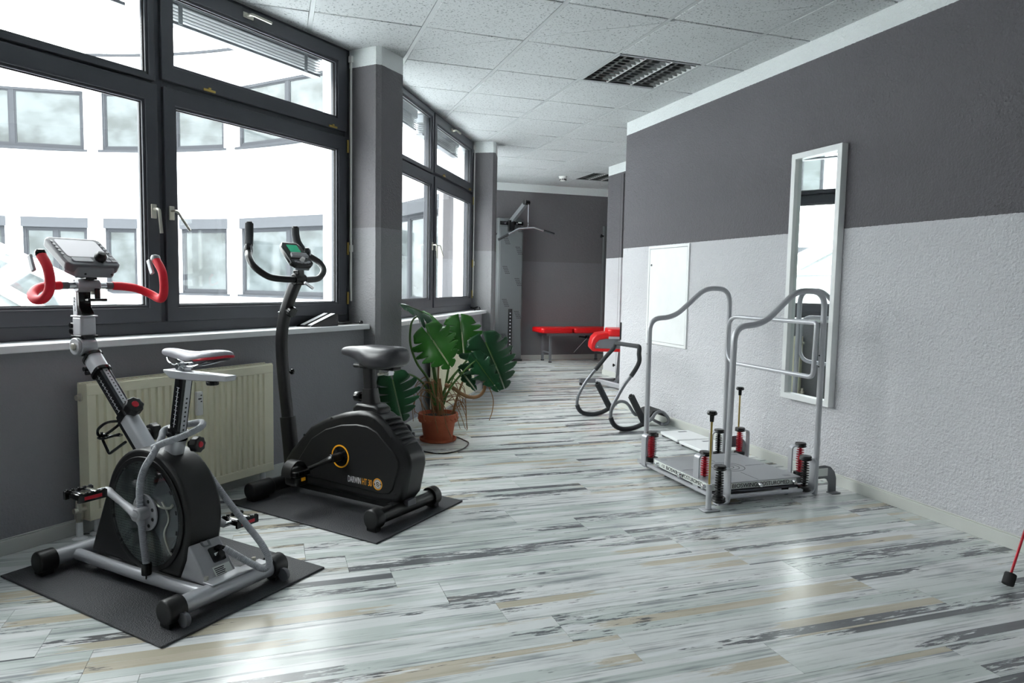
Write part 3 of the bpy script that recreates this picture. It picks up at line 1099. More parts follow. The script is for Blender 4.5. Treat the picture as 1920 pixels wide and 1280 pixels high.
# ---- things on the sills
wd = thing('incline_wedge', 'black slanted wedge with pale top strips on the near window sill', 'wedge', (A1.x, A1.y, 0.834), R(90 - 47.6))
MB().py([(-0.50, 0.0), (-0.265, 0.0), (-0.265, 0.075), (-0.285, 0.075), (-0.49, 0.008)], -0.15, -0.03).build('body', 'gloss_black', wd, bevel=0.003)
for yy in (-0.145, -0.085):
    b = MB()
    b.prism([(-0.485, 0.0102), (-0.29, 0.0738), (-0.29, 0.0765), (-0.485, 0.0130)], lambda x, z: (x, yy, z), lambda x, z: (x, yy + 0.032, z))
    b.build('strip', 'silver_plastic', wd)
cbl = tag(MB().tube(spline([(-0.235, -0.10, 0.006), (-0.18, -0.13, 0.006), (-0.10, -0.12, 0.008), (-0.06, -0.09, 0.007), (-0.11, -0.06, 0.008), (-0.19, -0.07, 0.012), (-0.16, -0.105, 0.018), (-0.08, -0.13, 0.008), (-0.03, -0.12, 0.008)], 6), 0.0045, 6).tube(spline([(-0.22, -0.05, 0.006), (-0.14, -0.09, 0.02), (-0.05, -0.07, 0.007), (-0.1, -0.11, 0.014)], 6), 0.0045, 6).lathe([(0, 0), (0.014, 0.002), (0.016, 0.012), (0.01, 0.022), (0, 0.024)], 12, Matrix.Translation((-0.03, -0.125, 0))).build('cable', 'gloss_black'),
          'black cable coil at the end of the near window sill', 'cable')
cbl.location, cbl.rotation_euler = (A1.x, A1.y, 0.834), (0, 0, R(90 - 47.6))
cb2 = tag(MB().tube(spline([(-0.2, -0.10, 0.006), (-0.15, -0.07, 0.02), (-0.09, -0.10, 0.035), (-0.05, -0.06, 0.02), (-0.11, -0.03, 0.03), (-0.16, -0.09, 0.012), (-0.08, -0.12, 0.008), (-0.02, -0.1, 0.03)], 6), 0.006, 6).build('cable', 'gloss_black'),
          'small tangle of black cable at the far end of the second window sill', 'cable')
cb2.location, cb2.rotation_euler = (A2.x, A2.y, 0.834), (0, 0, R(90 - 30.2))

# ---- mirror and service hatch on the right wall
mr = thing('wall_mirror', 'tall narrow mirror in a white frame on the right wall', 'mirror', (XR, 3.21, 0.44))
MB().ring(rect(0, 0, 0.405, 1.487), rect(0.034, 0.034, 0.371, 1.453), lambda y, z: (-0.045, y, z), lambda y, z: (-0.002, y, z)).build('frame', 'white', mr, bevel=0.002)
MB().b2((-0.018, 0.03, 0.03), (-0.012, 0.375, 1.457)).build('mirror_glass', 'mirror', mr)
MB().b2((-0.011, 0.025, 0.025), (-0.001, 0.38, 1.462)).build('back_board', 'grey_plastic', mr)
hp = thing('service_hatch', 'white metal service hatch in the right wall left of the mirror', 'hatch', (XR, 4.755, 0.633))
MB().ring(rect(0, 0, 0.62, 0.818), rect(0.022, 0.022, 0.598, 0.796), lambda y, z: (-0.012, y, z), lambda y, z: (-0.0005, y, z)).build('frame', 'white', hp, bevel=0.002)
dr_ = MB().b2((-0.010, 0.026, 0.026), (-0.001, 0.594, 0.792)).build('door', 'white', hp, bevel=0.0015)
MB().cyl((-0.014, 0.565, 0.66), (-0.009, 0.565, 0.66), 0.009, n=12).build('lock', 'grey_plastic', dr_)
sw = tag(MB().b2((-0.012, 0.0, 0.0), (0.0, 0.012, 0.16)).build('hook_strip', 'satin_black', None, bevel=0.002), 'short dark strip at the corner edge of the right wall', 'strip')
sw.location = (XR, 5.846, 0.62)

# ================================================================ GYM MATS
def gym_mat(pts, label):
    b = MB().pz(pts, 0.0, 0.008)
    o_ = b.build('gym_mat', 'gym_mat', None, bevel=0.003)
    return tag(o_, label, 'mat', 'black gym mats under the bikes')
gym_mat([(-0.954, 2.986), (-0.321, 2.259), (0.185, 2.74), (-0.448, 3.467)], 'black grained mat under the left spin bike')
gym_mat([(-0.207, 3.682), (0.411, 2.939), (0.914, 3.421), (0.296, 4.164)], 'black grained mat under the black upright bike')

def knob(name, m, par, c, axis, r=0.03, l=0.035, lobes=8, accent=None):
    """star / octagon clamping knob with its cap facing along axis"""
    a = Vector(axis).normalized()
    x = a.orthogonal().normalized()
    y = a.cross(x)
    b = MB()
    poly = []
    for k in range(lobes * 2):
        rr = r if k % 2 == 0 else r * 0.86
        t = PI * k / lobes
        poly.append((rr * math.cos(t), rr * math.sin(t)))
    F = axes(c, x, y, a)
    b.prism(poly, lambda u, v: F @ Vector((u, v, 0)), lambda u, v: F @ Vector((u, v, l)))
    b.lathe([(0, -l * 0.6), (r * 0.45, -l * 0.6), (r * 0.5, 0), (0, 0)], 12, F)
    o_ = b.build(name, m, par, bevel=0.004)
    if accent:
        MB().lathe([(0, l), (r * 0.38, l), (r * 0.34, l + 0.003), (0, l + 0.004)], 14, F).build('cap', accent, o_)
    return o_

def rods(b, pts, r, n=8):
    for p, q in zip(pts, pts[1:]):
        b.cyl(p, q, r, n=n)
    return b

def loft(b, sections):
    """sections: closed loops of 3-D points with equal counts"""
    L = [[b.bm.verts.new(p) for p in s] for s in sections]
    n = len(L[0])
    for A, B in zip(L, L[1:]):
        for k in range(n):
            b.bm.faces.new((A[k], A[(k + 1) % n], B[(k + 1) % n], B[k]))
    b.bm.faces.new(L[0][::-1])
    b.bm.faces.new(L[-1])
    return b

def box_beam(b, pts, wx, wy, r=0.25, n=3):
    """rounded rectangular tube along a path lying in the x-z plane; wx across the path, wy along y; lists allowed"""
    P = [Vector(p) for p in pts]
    N = len(P)
    secs = []
    for i, p in enumerate(P):
        t = (P[min(i + 1, N - 1)] - P[max(i - 1, 0)]).normalized()
        a = Vector((t.z, 0, -t.x))
        w = wx[i] if isinstance(wx, list) else wx
        h = wy[i] if isinstance(wy, list) else wy
        rr = min(w, h) * r
        secs.append([p + a * u + Vector((0, v, 0)) for u, v in rrect(-w / 2, -h / 2, w / 2, h / 2, rr, n)])
    return loft(b, secs)

def corrugated(b, pts, r0, r1, pitch=0.006, n=9):
    P = spline(pts, 24)
    out, acc = [P[0]], 0.0
    for a, c in zip(P, P[1:]):
        L = (c - a).length
        while acc + L >= pitch / 2:
            t = (pitch / 2 - acc) / L
            a = a.lerp(c, t)
            out.append(a)
            L = (c - a).length
            acc = 0.0
        acc += L
    return b.tube(out, r0, n, radii=[r0 if k % 2 else r1 for k in range(len(out))])

def saddle_sections(x0, x1, widths, tops, thick, n=18):
    secs = []
    N = len(widths)
    for i in range(N):
        x = x0 + (x1 - x0) * i / (N - 1)
        w, zt, th = widths[i], tops[i], thick[i]
        s = []
        for k in range(n):
            a = 2 * PI * k / n
            c_, s_ = math.cos(a), math.sin(a)
            yy = w * math.copysign(abs(c_) ** 0.7, c_)
            zz = th / 2 * math.copysign(abs(s_) ** 0.7, s_)
            s.append((x, yy, zt - th / 2 + zz - 0.10 * yy * yy / max(w, 0.01)))
        secs.append(s)
    return secs

# ================================================================ LEFT SPIN BIKE
B = thing('spin_bike', 'silver and black spin bike with red taped bars on the left mat', 'exercise bike', (-0.153, 2.54, 0), math.atan2(0.737, -0.676))
Z0 = 0.008
def stabiliser(par, x, half, r, zc, m, capm, capr, capl, name):
    o_ = MB().cyl((x, -half + capl * 0.8, zc), (x, half - capl * 0.8, zc), r, n=18).build(name, m, par)
    for s in (-1, 1):
        b = MB()
        b.lathe([(0, 0), (capr * 0.9, 0), (capr, 0.006), (capr, capl), (0, capl)], 20, axes((x, s * half, zc), (1, 0, 0), (0, 0, 1), (0, -s, 0)))
        b.b2((x - capr * 0.6, s * half - s * 0.004, Z0), (x + capr * 0.6, s * (half - capl * 0.8), zc - capr * 0.4))
        b.build('end_cap', capm, o_, bevel=0.003)
    return o_
rs = stabiliser(B, 0.0, 0.242, 0.031, 0.058, 'silver', 'black', 0.041, 0.062, 'rear_stabiliser')
fs = stabiliser(B, 0.75, 0.225, 0.031, 0.056, 'silver', 'black', 0.041, 0.062, 'front_stabiliser')
for s in (-1, 1):
    MB().lathe([(0, 0), (0.022, 0), (0.024, 0.004), (0.024, 0.016), (0, 0.018)], 14, axes((-0.052, s * 0.205 - 0.009, 0.036), (1, 0, 0), (0, 0, -1), (0, 1, 0))).build('levelling_wheel', 'grey_plastic', rs)
MB().b2((-0.022, -0.165, 0.087), (0.03, 0.075, 0.092)).build('mounting_plate', 'silver', B, bevel=0.002)
for y_ in (-0.14, 0.06):
    MB().cyl((0.03, y_, 0.088), (0.03, y_, 0.105), 0.008, n=6).build('bolt', 'nickel', B)
for y_ in (0.088, -0.088):
    MB().tube(spline([(0.74, y_, 0.052), (0.45, y_, 0.052), (0.2, y_, 0.055), (0.01, y_, 0.064)], 5), 0.021, 12).build('base_rail', 'silver', B)
# drum housing: arch on a skirt
HC, HR = (0.335, 0.272), 0.232
arch = [(0.672, 0.068), (0.672, 0.082)]
arch += [(HC[0] + HR * math.cos(R(a)), HC[1] + HR * math.sin(R(a))) for a in range(22, 196, 6)]
arch += [(0.125, 0.14), (0.16, 0.068)]
MB().py(arch, -0.068, 0.068).build('housing', 'black', B, bevel=0.014, seg=3)
DC = (0.333, 0.272)
def disc(b, r, y0, y1, c=DC, n=40):
    return b.py(circle(c[0], c[1], r, n), y0, y1)
MB().ring(circle(*DC, 0.205, 48), circle(*DC, 0.187, 48), lambda x, z: (x, 0.066, z), lambda x, z: (x, 0.074, z)).build('cover_rim', 'black', B, bevel=0.002)
disc(MB(), 0.188, 0.066, 0.0685).build('perforated_drum', 'drum', B)
sh = MB()
for a0, a1, r0, r1, m_ in ((-48, 62, 0.07, 0.176, 0),):
    pl_ = [(DC[0] - r1 * math.cos(R(a)), DC[1] + r1 * math.sin(R(a))) for a in range(a0, a1 + 1, 6)] + [(DC[0] - r0 * math.cos(R(a)), DC[1] + r0 * math.sin(R(a))) for a in range(a1, a0 - 1, -6)]
    sh.py(pl_, 0.0686, 0.0705)
sh.build('drive_plate', 'grey_plastic', B)
wr_ = MB().tube(spline([(0.24, 0.071, 0.33), (0.21, 0.073, 0.30), (0.205, 0.072, 0.27), (0.23, 0.072, 0.22), (0.21, 0.072, 0.17), (0.19, 0.072, 0.15)], 5), 0.004, 6)
wr_.tube(spline([(0.29, 0.071, 0.33), (0.25, 0.072, 0.312), (0.2, 0.072, 0.315), (0.18, 0.072, 0.33)], 5), 0.005, 6)
wr_.build('drive_cable', 'nickel', B)
disc(MB(), 0.189, 0.0765, 0.0785).build('clear_cover', 'clear_cover', B)
sc_ = MB()
for k in range(16):
    a = 2 * PI * (k + 0.5) / 16
    sc_.box((DC[0] + 0.181 * math.cos(a), 0.0795, DC[1] + 0.181 * math.sin(a)), (0.014, 0.002, 0.005), Matrix.Rotation(-a - PI / 2, 3, 'Y'))
stuff(sc_.build('cover_clips', 'gasket', B))
cr = disc(MB(), 0.066, 0.079, 0.087, (0.318, 0.283), 32).build('chainring', 'silver_plastic', B, bevel=0.002)
for k in range(9):
    a = 2 * PI * k / 9
    disc(MB(), 0.0065, 0.0865, 0.0882, (0.318 + 0.05 * math.cos(a), 0.283 + 0.05 * math.sin(a)), 10).build('hole', 'gasket', cr)
MB().cyl((0.305, 0.08, 0.287), (0.295, 0.136, 0.290), 0.022, n=16).build('crank_axle', 'silver_plastic', B, bevel=0.003)
def crank(par, a, b_, name, m):
    A_, B_ = Vector(a), Vector(b_)
    d = (B_ - A_)
    pts = [A_ + d * t for t in (-0.08, 0, 0.15, 0.5, 0.85, 1.0, 1.07)]
    MB().tube(pts, 0.017, 10, radii=[0.014, 0.022, 0.018, 0.013, 0.014, 0.017, 0.012], flat=0.8).build(name, m, par)
crank(B, (0.297, 0.125, 0.290), (0.455, 0.132, 0.352), 'crank', 'silver_plastic')
crank(B, (0.305, -0.105, 0.280), (0.175, -0.128, 0.205), 'crank', 'silver_plastic')
def cage_pedal(par, c, s, name='pedal', acc='red'):
    """platform pedal: body, two cage plates, spindle, coloured cleats"""
    cx, cy, cz = c
    p = MB().b2((cx - 0.03, cy - 0.042, cz - 0.011), (cx + 0.03, cy + 0.042, cz + 0.011)).build(name, 'gloss_black', par, bevel=0.006)
    for q in (-1, 1):
        b = MB().b2((cx + q * 0.041 - 0.005, cy - 0.05, cz - 0.015), (cx + q * 0.041 + 0.005, cy + 0.05, cz + 0.015))
        for k in range(5):
            b.b2((cx + q * 0.041 - 0.005, cy - 0.045 + k * 0.02, cz + 0.013), (cx + q * 0.041 + 0.005, cy - 0.036 + k * 0.02, cz + 0.019))
        b.build('cage_plate', 'gloss_black', p, bevel=0.002)
    MB().b2((cx - 0.038, cy - 0.03, cz - 0.006), (cx + 0.038, cy - 0.014, cz + 0.013)).b2((cx - 0.038, cy + 0.014, cz - 0.006), (cx + 0.038, cy + 0.03, cz + 0.013)).build('cross_piece', 'chrome', p, bevel=0.002)
    MB().b2((cx - 0.047, cy - 0.03, cz - 0.007), (cx - 0.044, cy + 0.03, cz + 0.005)).build('cleat', acc, p)
    MB().cyl((cx, cy - s * 0.03, cz), (cx, cy - s * 0.075, cz), 0.009, n=10).build('spindle', 'chrome', p)
cage_pedal(B, (0.462, 0.205, 0.356), 1)
cage_pedal(B, (0.170, -0.198, 0.203), -1)
# seat tube, post, slider, saddle
box_beam(MB(), [(0.292, 0, 0.425), (0.245, 0, 0.56)], 0.062, 0.05, 0.3).build('seat_tube', 'silver', B)
MB().py([(0.322, 0.40), (0.236, 0.40), (0.222, 0.44), (0.318, 0.446)], -0.034, 0.034).build('seat_tube_collar', 'black', B, bevel=0.004)
box_beam(MB(), [(0.252, 0, 0.545), (0.241, 0, 0.575)], 0.068, 0.056, 0.3).build('clamp_sleeve', 'gloss_black', B)
sp_ = box_beam(MB(), [(0.247, 0, 0.56), (0.205, 0, 0.772)], 0.05, 0.038, 0.15).build('seat_post', 'gloss_black', B)
_d = Vector((-0.042, 0, 0.212)).normalized()
_n = Vector((-_d.z, 0, _d.x))
def on_post(o0, d, n, s, u, y, off):
    return Vector(o0) + d * s + n * (u + off) + Vector((0, y, 0))
PO = (0.247, 0, 0.56)
MB().prism(rect(0.0, -0.011, 0.205, 0.011), lambda s, y_: on_post(PO, _d, _n, s, 0.025, y_, 0.0), lambda s, y_: on_post(PO, _d, _n, s, 0.025, y_, 0.0016)).build('scale_strip', 'silver', sp_)
for k in range(8):
    s_ = 0.02 + k * 0.0165
    c_ = on_post(PO, _d, _n, s_, 0.025, 0.0, 0.0018)
    MB().lathe([(0, 0), (0.0036, 0), (0.0036, 0.0006), (0, 0.0006)], 10, axes(c_, _d, _d.cross(_n) * -1, _n)).build('hole', 'gasket', sp_)
tk = MB()
for k in range(9):
    for u, w, q in ((0.0, 0.0012, 0.011), (0.008, 0.007, 0.0012)):
        c_ = on_post(PO, _d, _n, 0.03 + k * 0.0165 + u, 0.0, 0.0193, 0.0)
        tk.box(c_, (w * 2, 0.0006, q), Matrix((( -_n.x * -1, 0, _d.x), (0, 1, 0), (-_n.z * -1, 0, _d.z))).to_3x3())
stuff(tk.build('scale_marks', 'text_white', sp_))
sl_ = MB().prism([(0.292, 0.786), (0.292, 0.778), (0.255, 0.757), (0.15, 0.757), (-0.03, 0.768), (-0.035, 0.786)], lambda x, z: (x, -0.022, z), lambda x, z: (x, 0.022, z)).build('saddle_slider', 'silver', B, bevel=0.003)
knob('slider_knob', 'gloss_black', B, (0.06, 0, 0.763), (0, 0, -1), 0.022, 0.016, 10)
MB().cyl((0.205, -0.03, 0.802), (0.205, 0.03, 0.802), 0.012, n=12).b2((0.185, -0.014, 0.784), (0.225, 0.014, 0.80)).build('saddle_clamp', 'chrome', B, bevel=0.002)
for y_ in (-0.02, 0.02):
    MB().tube(spline([(0.29, y_ * 0.3, 0.836), (0.25, y_, 0.812), (0.15, y_, 0.806), (0.08, y_ * 1.5, 0.82), (0.03, y_ * 2, 0.834)], 5), 0.0035, 6).build('saddle_rail', 'chrome', B)
SW = [0.012, 0.019, 0.022, 0.024, 0.029, 0.038, 0.052, 0.064, 0.068, 0.062, 0.04]
ST = [0.856, 0.862, 0.862, 0.859, 0.857, 0.857, 0.859, 0.864, 0.868, 0.869, 0.864]
loft(MB(), saddle_sections(0.318, -0.005, SW, ST, [0.02, 0.03, 0.034, 0.034, 0.034, 0.034, 0.032, 0.030, 0.028, 0.026, 0.016])).build('saddle', 'saddle_grey', B, sub=1)
loft(MB(), saddle_sections(0.30, 0.004, [w * 0.9 for w in SW], [z - 0.016 for z in ST], [0.018] * 11)).build('saddle_base', 'saddle_black', B, sub=1)
MB().tube(spline([(0.13, 0.036, 0.833), (0.08, 0.054, 0.836), (0.035, 0.058, 0.842), (0.0, 0.036, 0.846), (-0.004, 0, 0.848), (0.0, -0.036, 0.846), (0.035, -0.058, 0.842), (0.08, -0.054, 0.836), (0.13, -0.036, 0.833)], 4), 0.005, 6).build('saddle_trim', 'red', B)
# front tube, pivot, stem
F0, F1 = Vector((0.385, 0, 0.445)), Vector((0.748, 0, 0.800))
fd = (F1 - F0).normalized()
fn = Vector((-fd.z, 0, fd.x))
def fp(s, u=0.0, y=0.0):
    return F0 + fd * s + fn * u + Vector((0, y, 0))
FL = (F1 - F0).length
box_beam(MB(), [fp(-0.02), fp(0.205)], 0.066, 0.052, 0.3).build('front_tube', 'silver', B)
box_beam(MB(), [fp(-0.0, -0.026), fp(0.205, -0.026)], 0.018, 0.054, 0.2).build('front_tube_trim', 'gloss_black', B)
box_beam(MB(), [fp(0.195), fp(0.225)], 0.07, 0.056, 0.3).build('clamp_sleeve', 'gloss_black', B)
ft = box_beam(MB(), [fp(0.2), fp(FL - 0.07)], 0.052, 0.04, 0.12).build('extension_tube', 'gloss_black', B)
MB().prism(rect(0.225, -0.009, FL - 0.075, 0.009), lambda s, y_: fp(s, 0.026, y_), lambda s, y_: fp(s, 0.0276, y_)).build('scale_strip', 'silver', ft)
for k in range(12):
    MB().lathe([(0, 0), (0.003, 0), (0.003, 0.0006), (0, 0.0006)], 10, axes(fp(0.24 + k * 0.0155, 0.0278), fd, Vector((0, -1, 0)), fn)).build('hole', 'gasket', ft)
tk = MB()
RM = Matrix(((fd.x, 0, fn.x), (0, 1, 0), (fd.z, 0, fn.z)))
for k in range(11):
    tk.box(fp(0.235 + k * 0.0165, -0.002, 0.0205), (0.0012, 0.0006, 0.014), RM)
    tk.box(fp(0.243 + k * 0.0165, -0.002, 0.0205), (0.010, 0.0006, 0.0012), RM)
stuff(tk.build('scale_marks', 'text_white', ft))
ck = box_beam(MB(), [fp(FL - 0.075), fp(FL - 0.005)], 0.066, 0.054, 0.35).build('upper_clamp', 'silver', B)
for s_ in (FL - 0.08, FL - 0.004):
    box_beam(MB(), [fp(s_ - 0.006), fp(s_ + 0.006)], 0.074, 0.062, 0.35).build('clamp_rim', 'gloss_black', ck)
for s_ in (FL - 0.05, FL - 0.03):
    MB().cyl(fp(s_, -0.036, 0.032), fp(s_, -0.036, -0.02), 0.009, n=10).build('clamp_screw', 'gloss_black', ck)
PV = (0.792, 0.838)
pv = disc(MB(), 0.036, -0.03, 0.030, PV, 28).build('pivot', 'silver', B, bevel=0.003)
disc(MB(), 0.034, 0.030, 0.042, PV, 28).build('pivot_disc', 'silver_plastic', pv, bevel=0.004)
disc(MB(), 0.014, 0.042, 0.049, PV, 14).build('pivot_bolt', 'nickel', pv, bevel=0.002)
MB().b2((0.768, -0.026, 0.80), (0.815, 0.022, 0.885)).build('pivot_yoke', 'gloss_black', pv, bevel=0.004)
uc = MB().b2((0.762, -0.03, 0.876), (0.824, 0.03, 0.955)).build('stem_clamp', 'silver', B, bevel=0.010, seg=3)
MB().b2((0.758, -0.034, 0.874), (0.828, 0.034, 0.881)).build('clamp_rim', 'gloss_black', uc, bevel=0.002)
MB().b2((0.758, -0.034, 0.951), (0.826, 0.034, 0.957)).build('clamp_rim', 'silver', uc, bevel=0.002)
for z in (0.895, 0.918):
    MB().cyl((0.828, 0.034, z), (0.828, -0.01, z), 0.010, n=10).build('clamp_screw', 'gloss_black', uc)
stm = MB().b2((0.796, -0.024, 0.95), (0.826, 0.024, 1.06)).build('stem', 'silver', B, bevel=0.004)
MB().prism([(0.797, 0.958), (0.765, 0.958), (0.762, 0.964), (0.782, 0.99), (0.786, 1.06), (0.797, 1.06)], lambda x, z: (x, -0.023, z), lambda x, z: (x, 0.023, z)).build('stem_inlay', 'gloss_black', stm, bevel=0.002)
text('daum', 0.02, 'text_grey', 'lettering', stm, axes((0.811, 0.0246, 1.0), (0, 0, -1), (-1, 0, 0), (0, 1, 0)), squash=1.3)
MB().cyl((0.752, -0.03, 1.062), (0.752, -0.03, 1.022), 0.010, n=12).b2((0.74, -0.062, 1.012), (0.764, 0.012, 1.023)).build('height_lever', 'gloss_black', B, bevel=0.003)
# handlebar
BC = Vector((0.785, 0, 1.072))
bc = MB().cyl(BC + Vector((0, -0.052, 0)), BC + Vector((0, 0.032, 0)), 0.0255, n=20).build('bar_clamp', 'silver_plastic', B, bevel=0.003)
MB().cyl((0.765, -0.02, 1.05), (0.765, -0.02, 1.038), 0.008, n=8).build('clamp_screw', 'nickel', bc)
for s in (-1, 1):
    o0 = -0.01
    hb = MB().cyl((0.785, o0, 1.072), (0.785, o0 + s * 0.075, 1.072), 0.0135, n=14).build('handlebar', 'chrome', B)
    MB().cyl((0.785, o0 + s * 0.072, 1.072), (0.785, o0 + s * 0.105, 1.072), 0.0145, n=14).build('bar_sleeve', 'grey_plastic', hb)
    pth = [(x_, o0 + s * y_, z_) for x_, y_, z_ in ((0.785, 0.10, 1.072), (0.778, 0.15, 1.069), (0.760, 0.192, 1.060), (0.728, 0.228, 1.038), (0.690, 0.235, 1.022),
                                                    (0.655, 0.227, 1.028), (0.632, 0.219, 1.065), (0.640, 0.218, 1.13), (0.682, 0.219, 1.182))]
    MB().tube(spline(pth, 6), 0.0165, 12).build('bar_tape', 'red_tape', hb)
    MB().lathe([(0, -0.01), (0.0175, -0.008), (0.0185, 0.004), (0.014, 0.014), (0, 0.017)], 14, Matrix.Translation((0.683, o0 + s * 0.219, 1.184))).build('bar_plug', 'gloss_black' if s > 0 else 'silver_plastic', hb)
    MB().box((0.685, o0 + 0.236 * s + (0.012 if s > 0 else 0.038), 1.150), (0.022, 0.010, 0.062), Matrix.Rotation(0.4, 3, 'Y')).build('pulse_sensor', 'silver_plastic', hb, bevel=0.004)
# monitor
cn = empty('monitor', (0.775, 0.005, 1.182), 0, B)
cn.rotation_euler = (0, R(-34), 0)
pl_ = [(-0.088, -0.085), (-0.070, -0.103), (0.09, -0.105), (0.105, -0.09), (0.105, 0.09), (0.09, 0.105), (-0.070, 0.103), (-0.088, 0.085)]
MB().prism(pl_, lambda x, y_: (x, y_ * 0.98, -0.018), lambda x, y_: (x, y_, 0.018)).build('monitor_shell', 'grey_plastic', cn, bevel=0.008, seg=3)
MB().prism([(-0.10, -0.07), (-0.06, -0.1), (-0.06, 0.1), (-0.10, 0.07)], lambda x, y_: (x, y_, -0.032), lambda x, y_: (x + 0.01, y_, 0.012)).build('monitor_lip', 'silver_dark', cn, bevel=0.008)
MB().prism(rrect(-0.030, -0.078, 0.085, 0.078, 0.01), lambda x, y_: (x, y_, 0.0175), lambda x, y_: (x, y_, 0.0195)).build('screen', 'lcd_grey', cn)
MB().prism(rrect(-0.064, 0.0, -0.038, 0.072, 0.006), lambda x, y_: (x, y_, 0.0175), lambda x, y_: (x, y_, 0.021)).build('button', 'silver_plastic', cn)
for q in range(4):
    MB().prism(rrect(-0.062 + (q % 2) * 0.02, -0.092 + (q // 2) * 0.022, -0.046 + (q % 2) * 0.02, -0.074 + (q // 2) * 0.022, 0.003), lambda x, y_: (x, y_, 0.0175), lambda x, y_: (x, y_, 0.021)).build('button', 'silver_plastic', cn)
for q in range(5):
    for yy in (-0.093, 0.087):
        MB().prism(rrect(-0.02 + q * 0.021, yy, -0.008 + q * 0.021, yy + 0.008, 0.002), lambda x, y_: (x, y_, 0.0175), lambda x, y_: (x, y_, 0.0205)).build('button', 'silver_plastic', cn)
MB().lathe([(0, 0.03), (0.014, 0.028), (0.021, 0.016), (0.021, 0.004), (0.016, -0.004), (0, -0.004)], 18, Matrix.Translation((-0.048, -0.03, 0.022))).build('dial', 'black', cn)
for y_ in (-0.06, 0.04):
    MB().lathe([(0, 0), (0.004, 0), (0.004, 0.002), (0, 0.002)], 10, axes((-0.1, y_, -0.012), (0, 1, 0), (0, 0, 1), (-1, 0, 0))).build('socket', 'gasket', cn)
MB().b2((0.752, -0.032, 1.095), (0.79, 0.012, 1.15)).cyl((0.765, -0.065, 1.118), (0.765, 0.02, 1.118), 0.012, n=10).build('monitor_mount', 'gloss_black', B, bevel=0.003)
MB().b2((0.79, -0.03, 1.10), (0.80, 0.03, 1.112)).b2((0.79, -0.03, 1.122), (0.80, 0.03, 1.134)).b2((0.795, -0.034, 1.06), (0.822, 0.034, 1.095)).build('mount_bracket', 'silver', B, bevel=0.003)
# bottle cage, knobs
bcg = MB()
bcg.tube(spline([(0.555, 0.0, 0.57), (0.60, 0.035, 0.565), (0.655, 0.038, 0.535), (0.69, 0.02, 0.505), (0.70, 0, 0.497), (0.69, -0.02, 0.505), (0.655, -0.038, 0.535), (0.60, -0.035, 0.565), (0.555, 0.0, 0.57)], 5), 0.0052, 6)
bcg.tube(fillet([(0.70, 0.0, 0.51), (0.695, 0, 0.48), (0.655, 0.0, 0.43), (0.55, 0, 0.49)], 0.012), 0.0055, 6)
bcg.tube(spline([(0.59, 0.0, 0.515), (0.63, 0.034, 0.50), (0.69, 0.02, 0.492), (0.702, 0, 0.49), (0.69, -0.02, 0.492), (0.63, -0.034, 0.50), (0.59, 0, 0.515)], 5), 0.0048, 6)
bcg.build('bottle_cage', 'gloss_black', B)
knob('adjusting_knob', 'black', B, fp(0.205, 0.045, 0.006), fn + Vector((-0.2, 0.1, 0)), 0.034, 0.036, 8, 'red')
knob('adjusting_knob', 'black', B, fp(0.12, 0.0, -0.045), (0, -1, 0), 0.034, 0.03, 8, 'red')
knob('adjusting_knob', 'black', B, (0.203, -0.03, 0.52), (-1, -0.25, 0.05), 0.03, 0.03, 8, 'red')
# motor box
mbx = MB().prism([(0.19, 0.07), (0.19, 0.218), (0.135, 0.218), (0.020, 0.078), (0.020, 0.07)], lambda x, z: (x, -0.062, z), lambda x, z: (x, 0.062, z)).build('motor_box', 'silver_plastic', B, bevel=0.010, seg=3)
sd_ = Vector((0.115, 0, 0.14)).normalized()
sn_ = Vector((-sd_.z, 0, sd_.x))
def onbox(s, y_, off=0.0008):
    return Vector((0.020, 0, 0.078)) + sd_ * s + sn_ * off + Vector((0, y_, 0))
text('d', 0.075, 'text_grey', 'logo', mbx, axes(onbox(0.148, 0.0), (0, -1, 0), sd_, sn_), squash=1.15)
so = MB().prism(rrect(0.062, -0.045, 0.118, 0.005, 0.006), lambda s, y_: onbox(s, y_, 0.0), lambda s, y_: onbox(s, y_, 0.005)).build('power_socket', 'gloss_black', mbx)
MB().prism(rrect(0.084, -0.036, 0.094, -0.008, 0.002), lambda s, y_: onbox(s, y_, 0.004), lambda s, y_: onbox(s, y_, 0.006)).build('switch', 'paper', so)
lb = MB().prism(rect(0.004, -0.05, 0.05, 0.02), lambda s, y_: onbox(s, y_, 0.0), lambda s, y_: onbox(s, y_, 0.0008)).build('label', 'paper', mbx)
ln = MB()
for k in range(6):
    ln.prism(rect(0.008 + k * 0.0065, -0.02 - 0.004 * (k % 2), 0.0115 + k * 0.0065, 0.015), lambda s, y_: onbox(s, y_, 0.0007), lambda s, y_: onbox(s, y_, 0.0011))
stuff(ln.build('print_lines', 'text_black', lb))
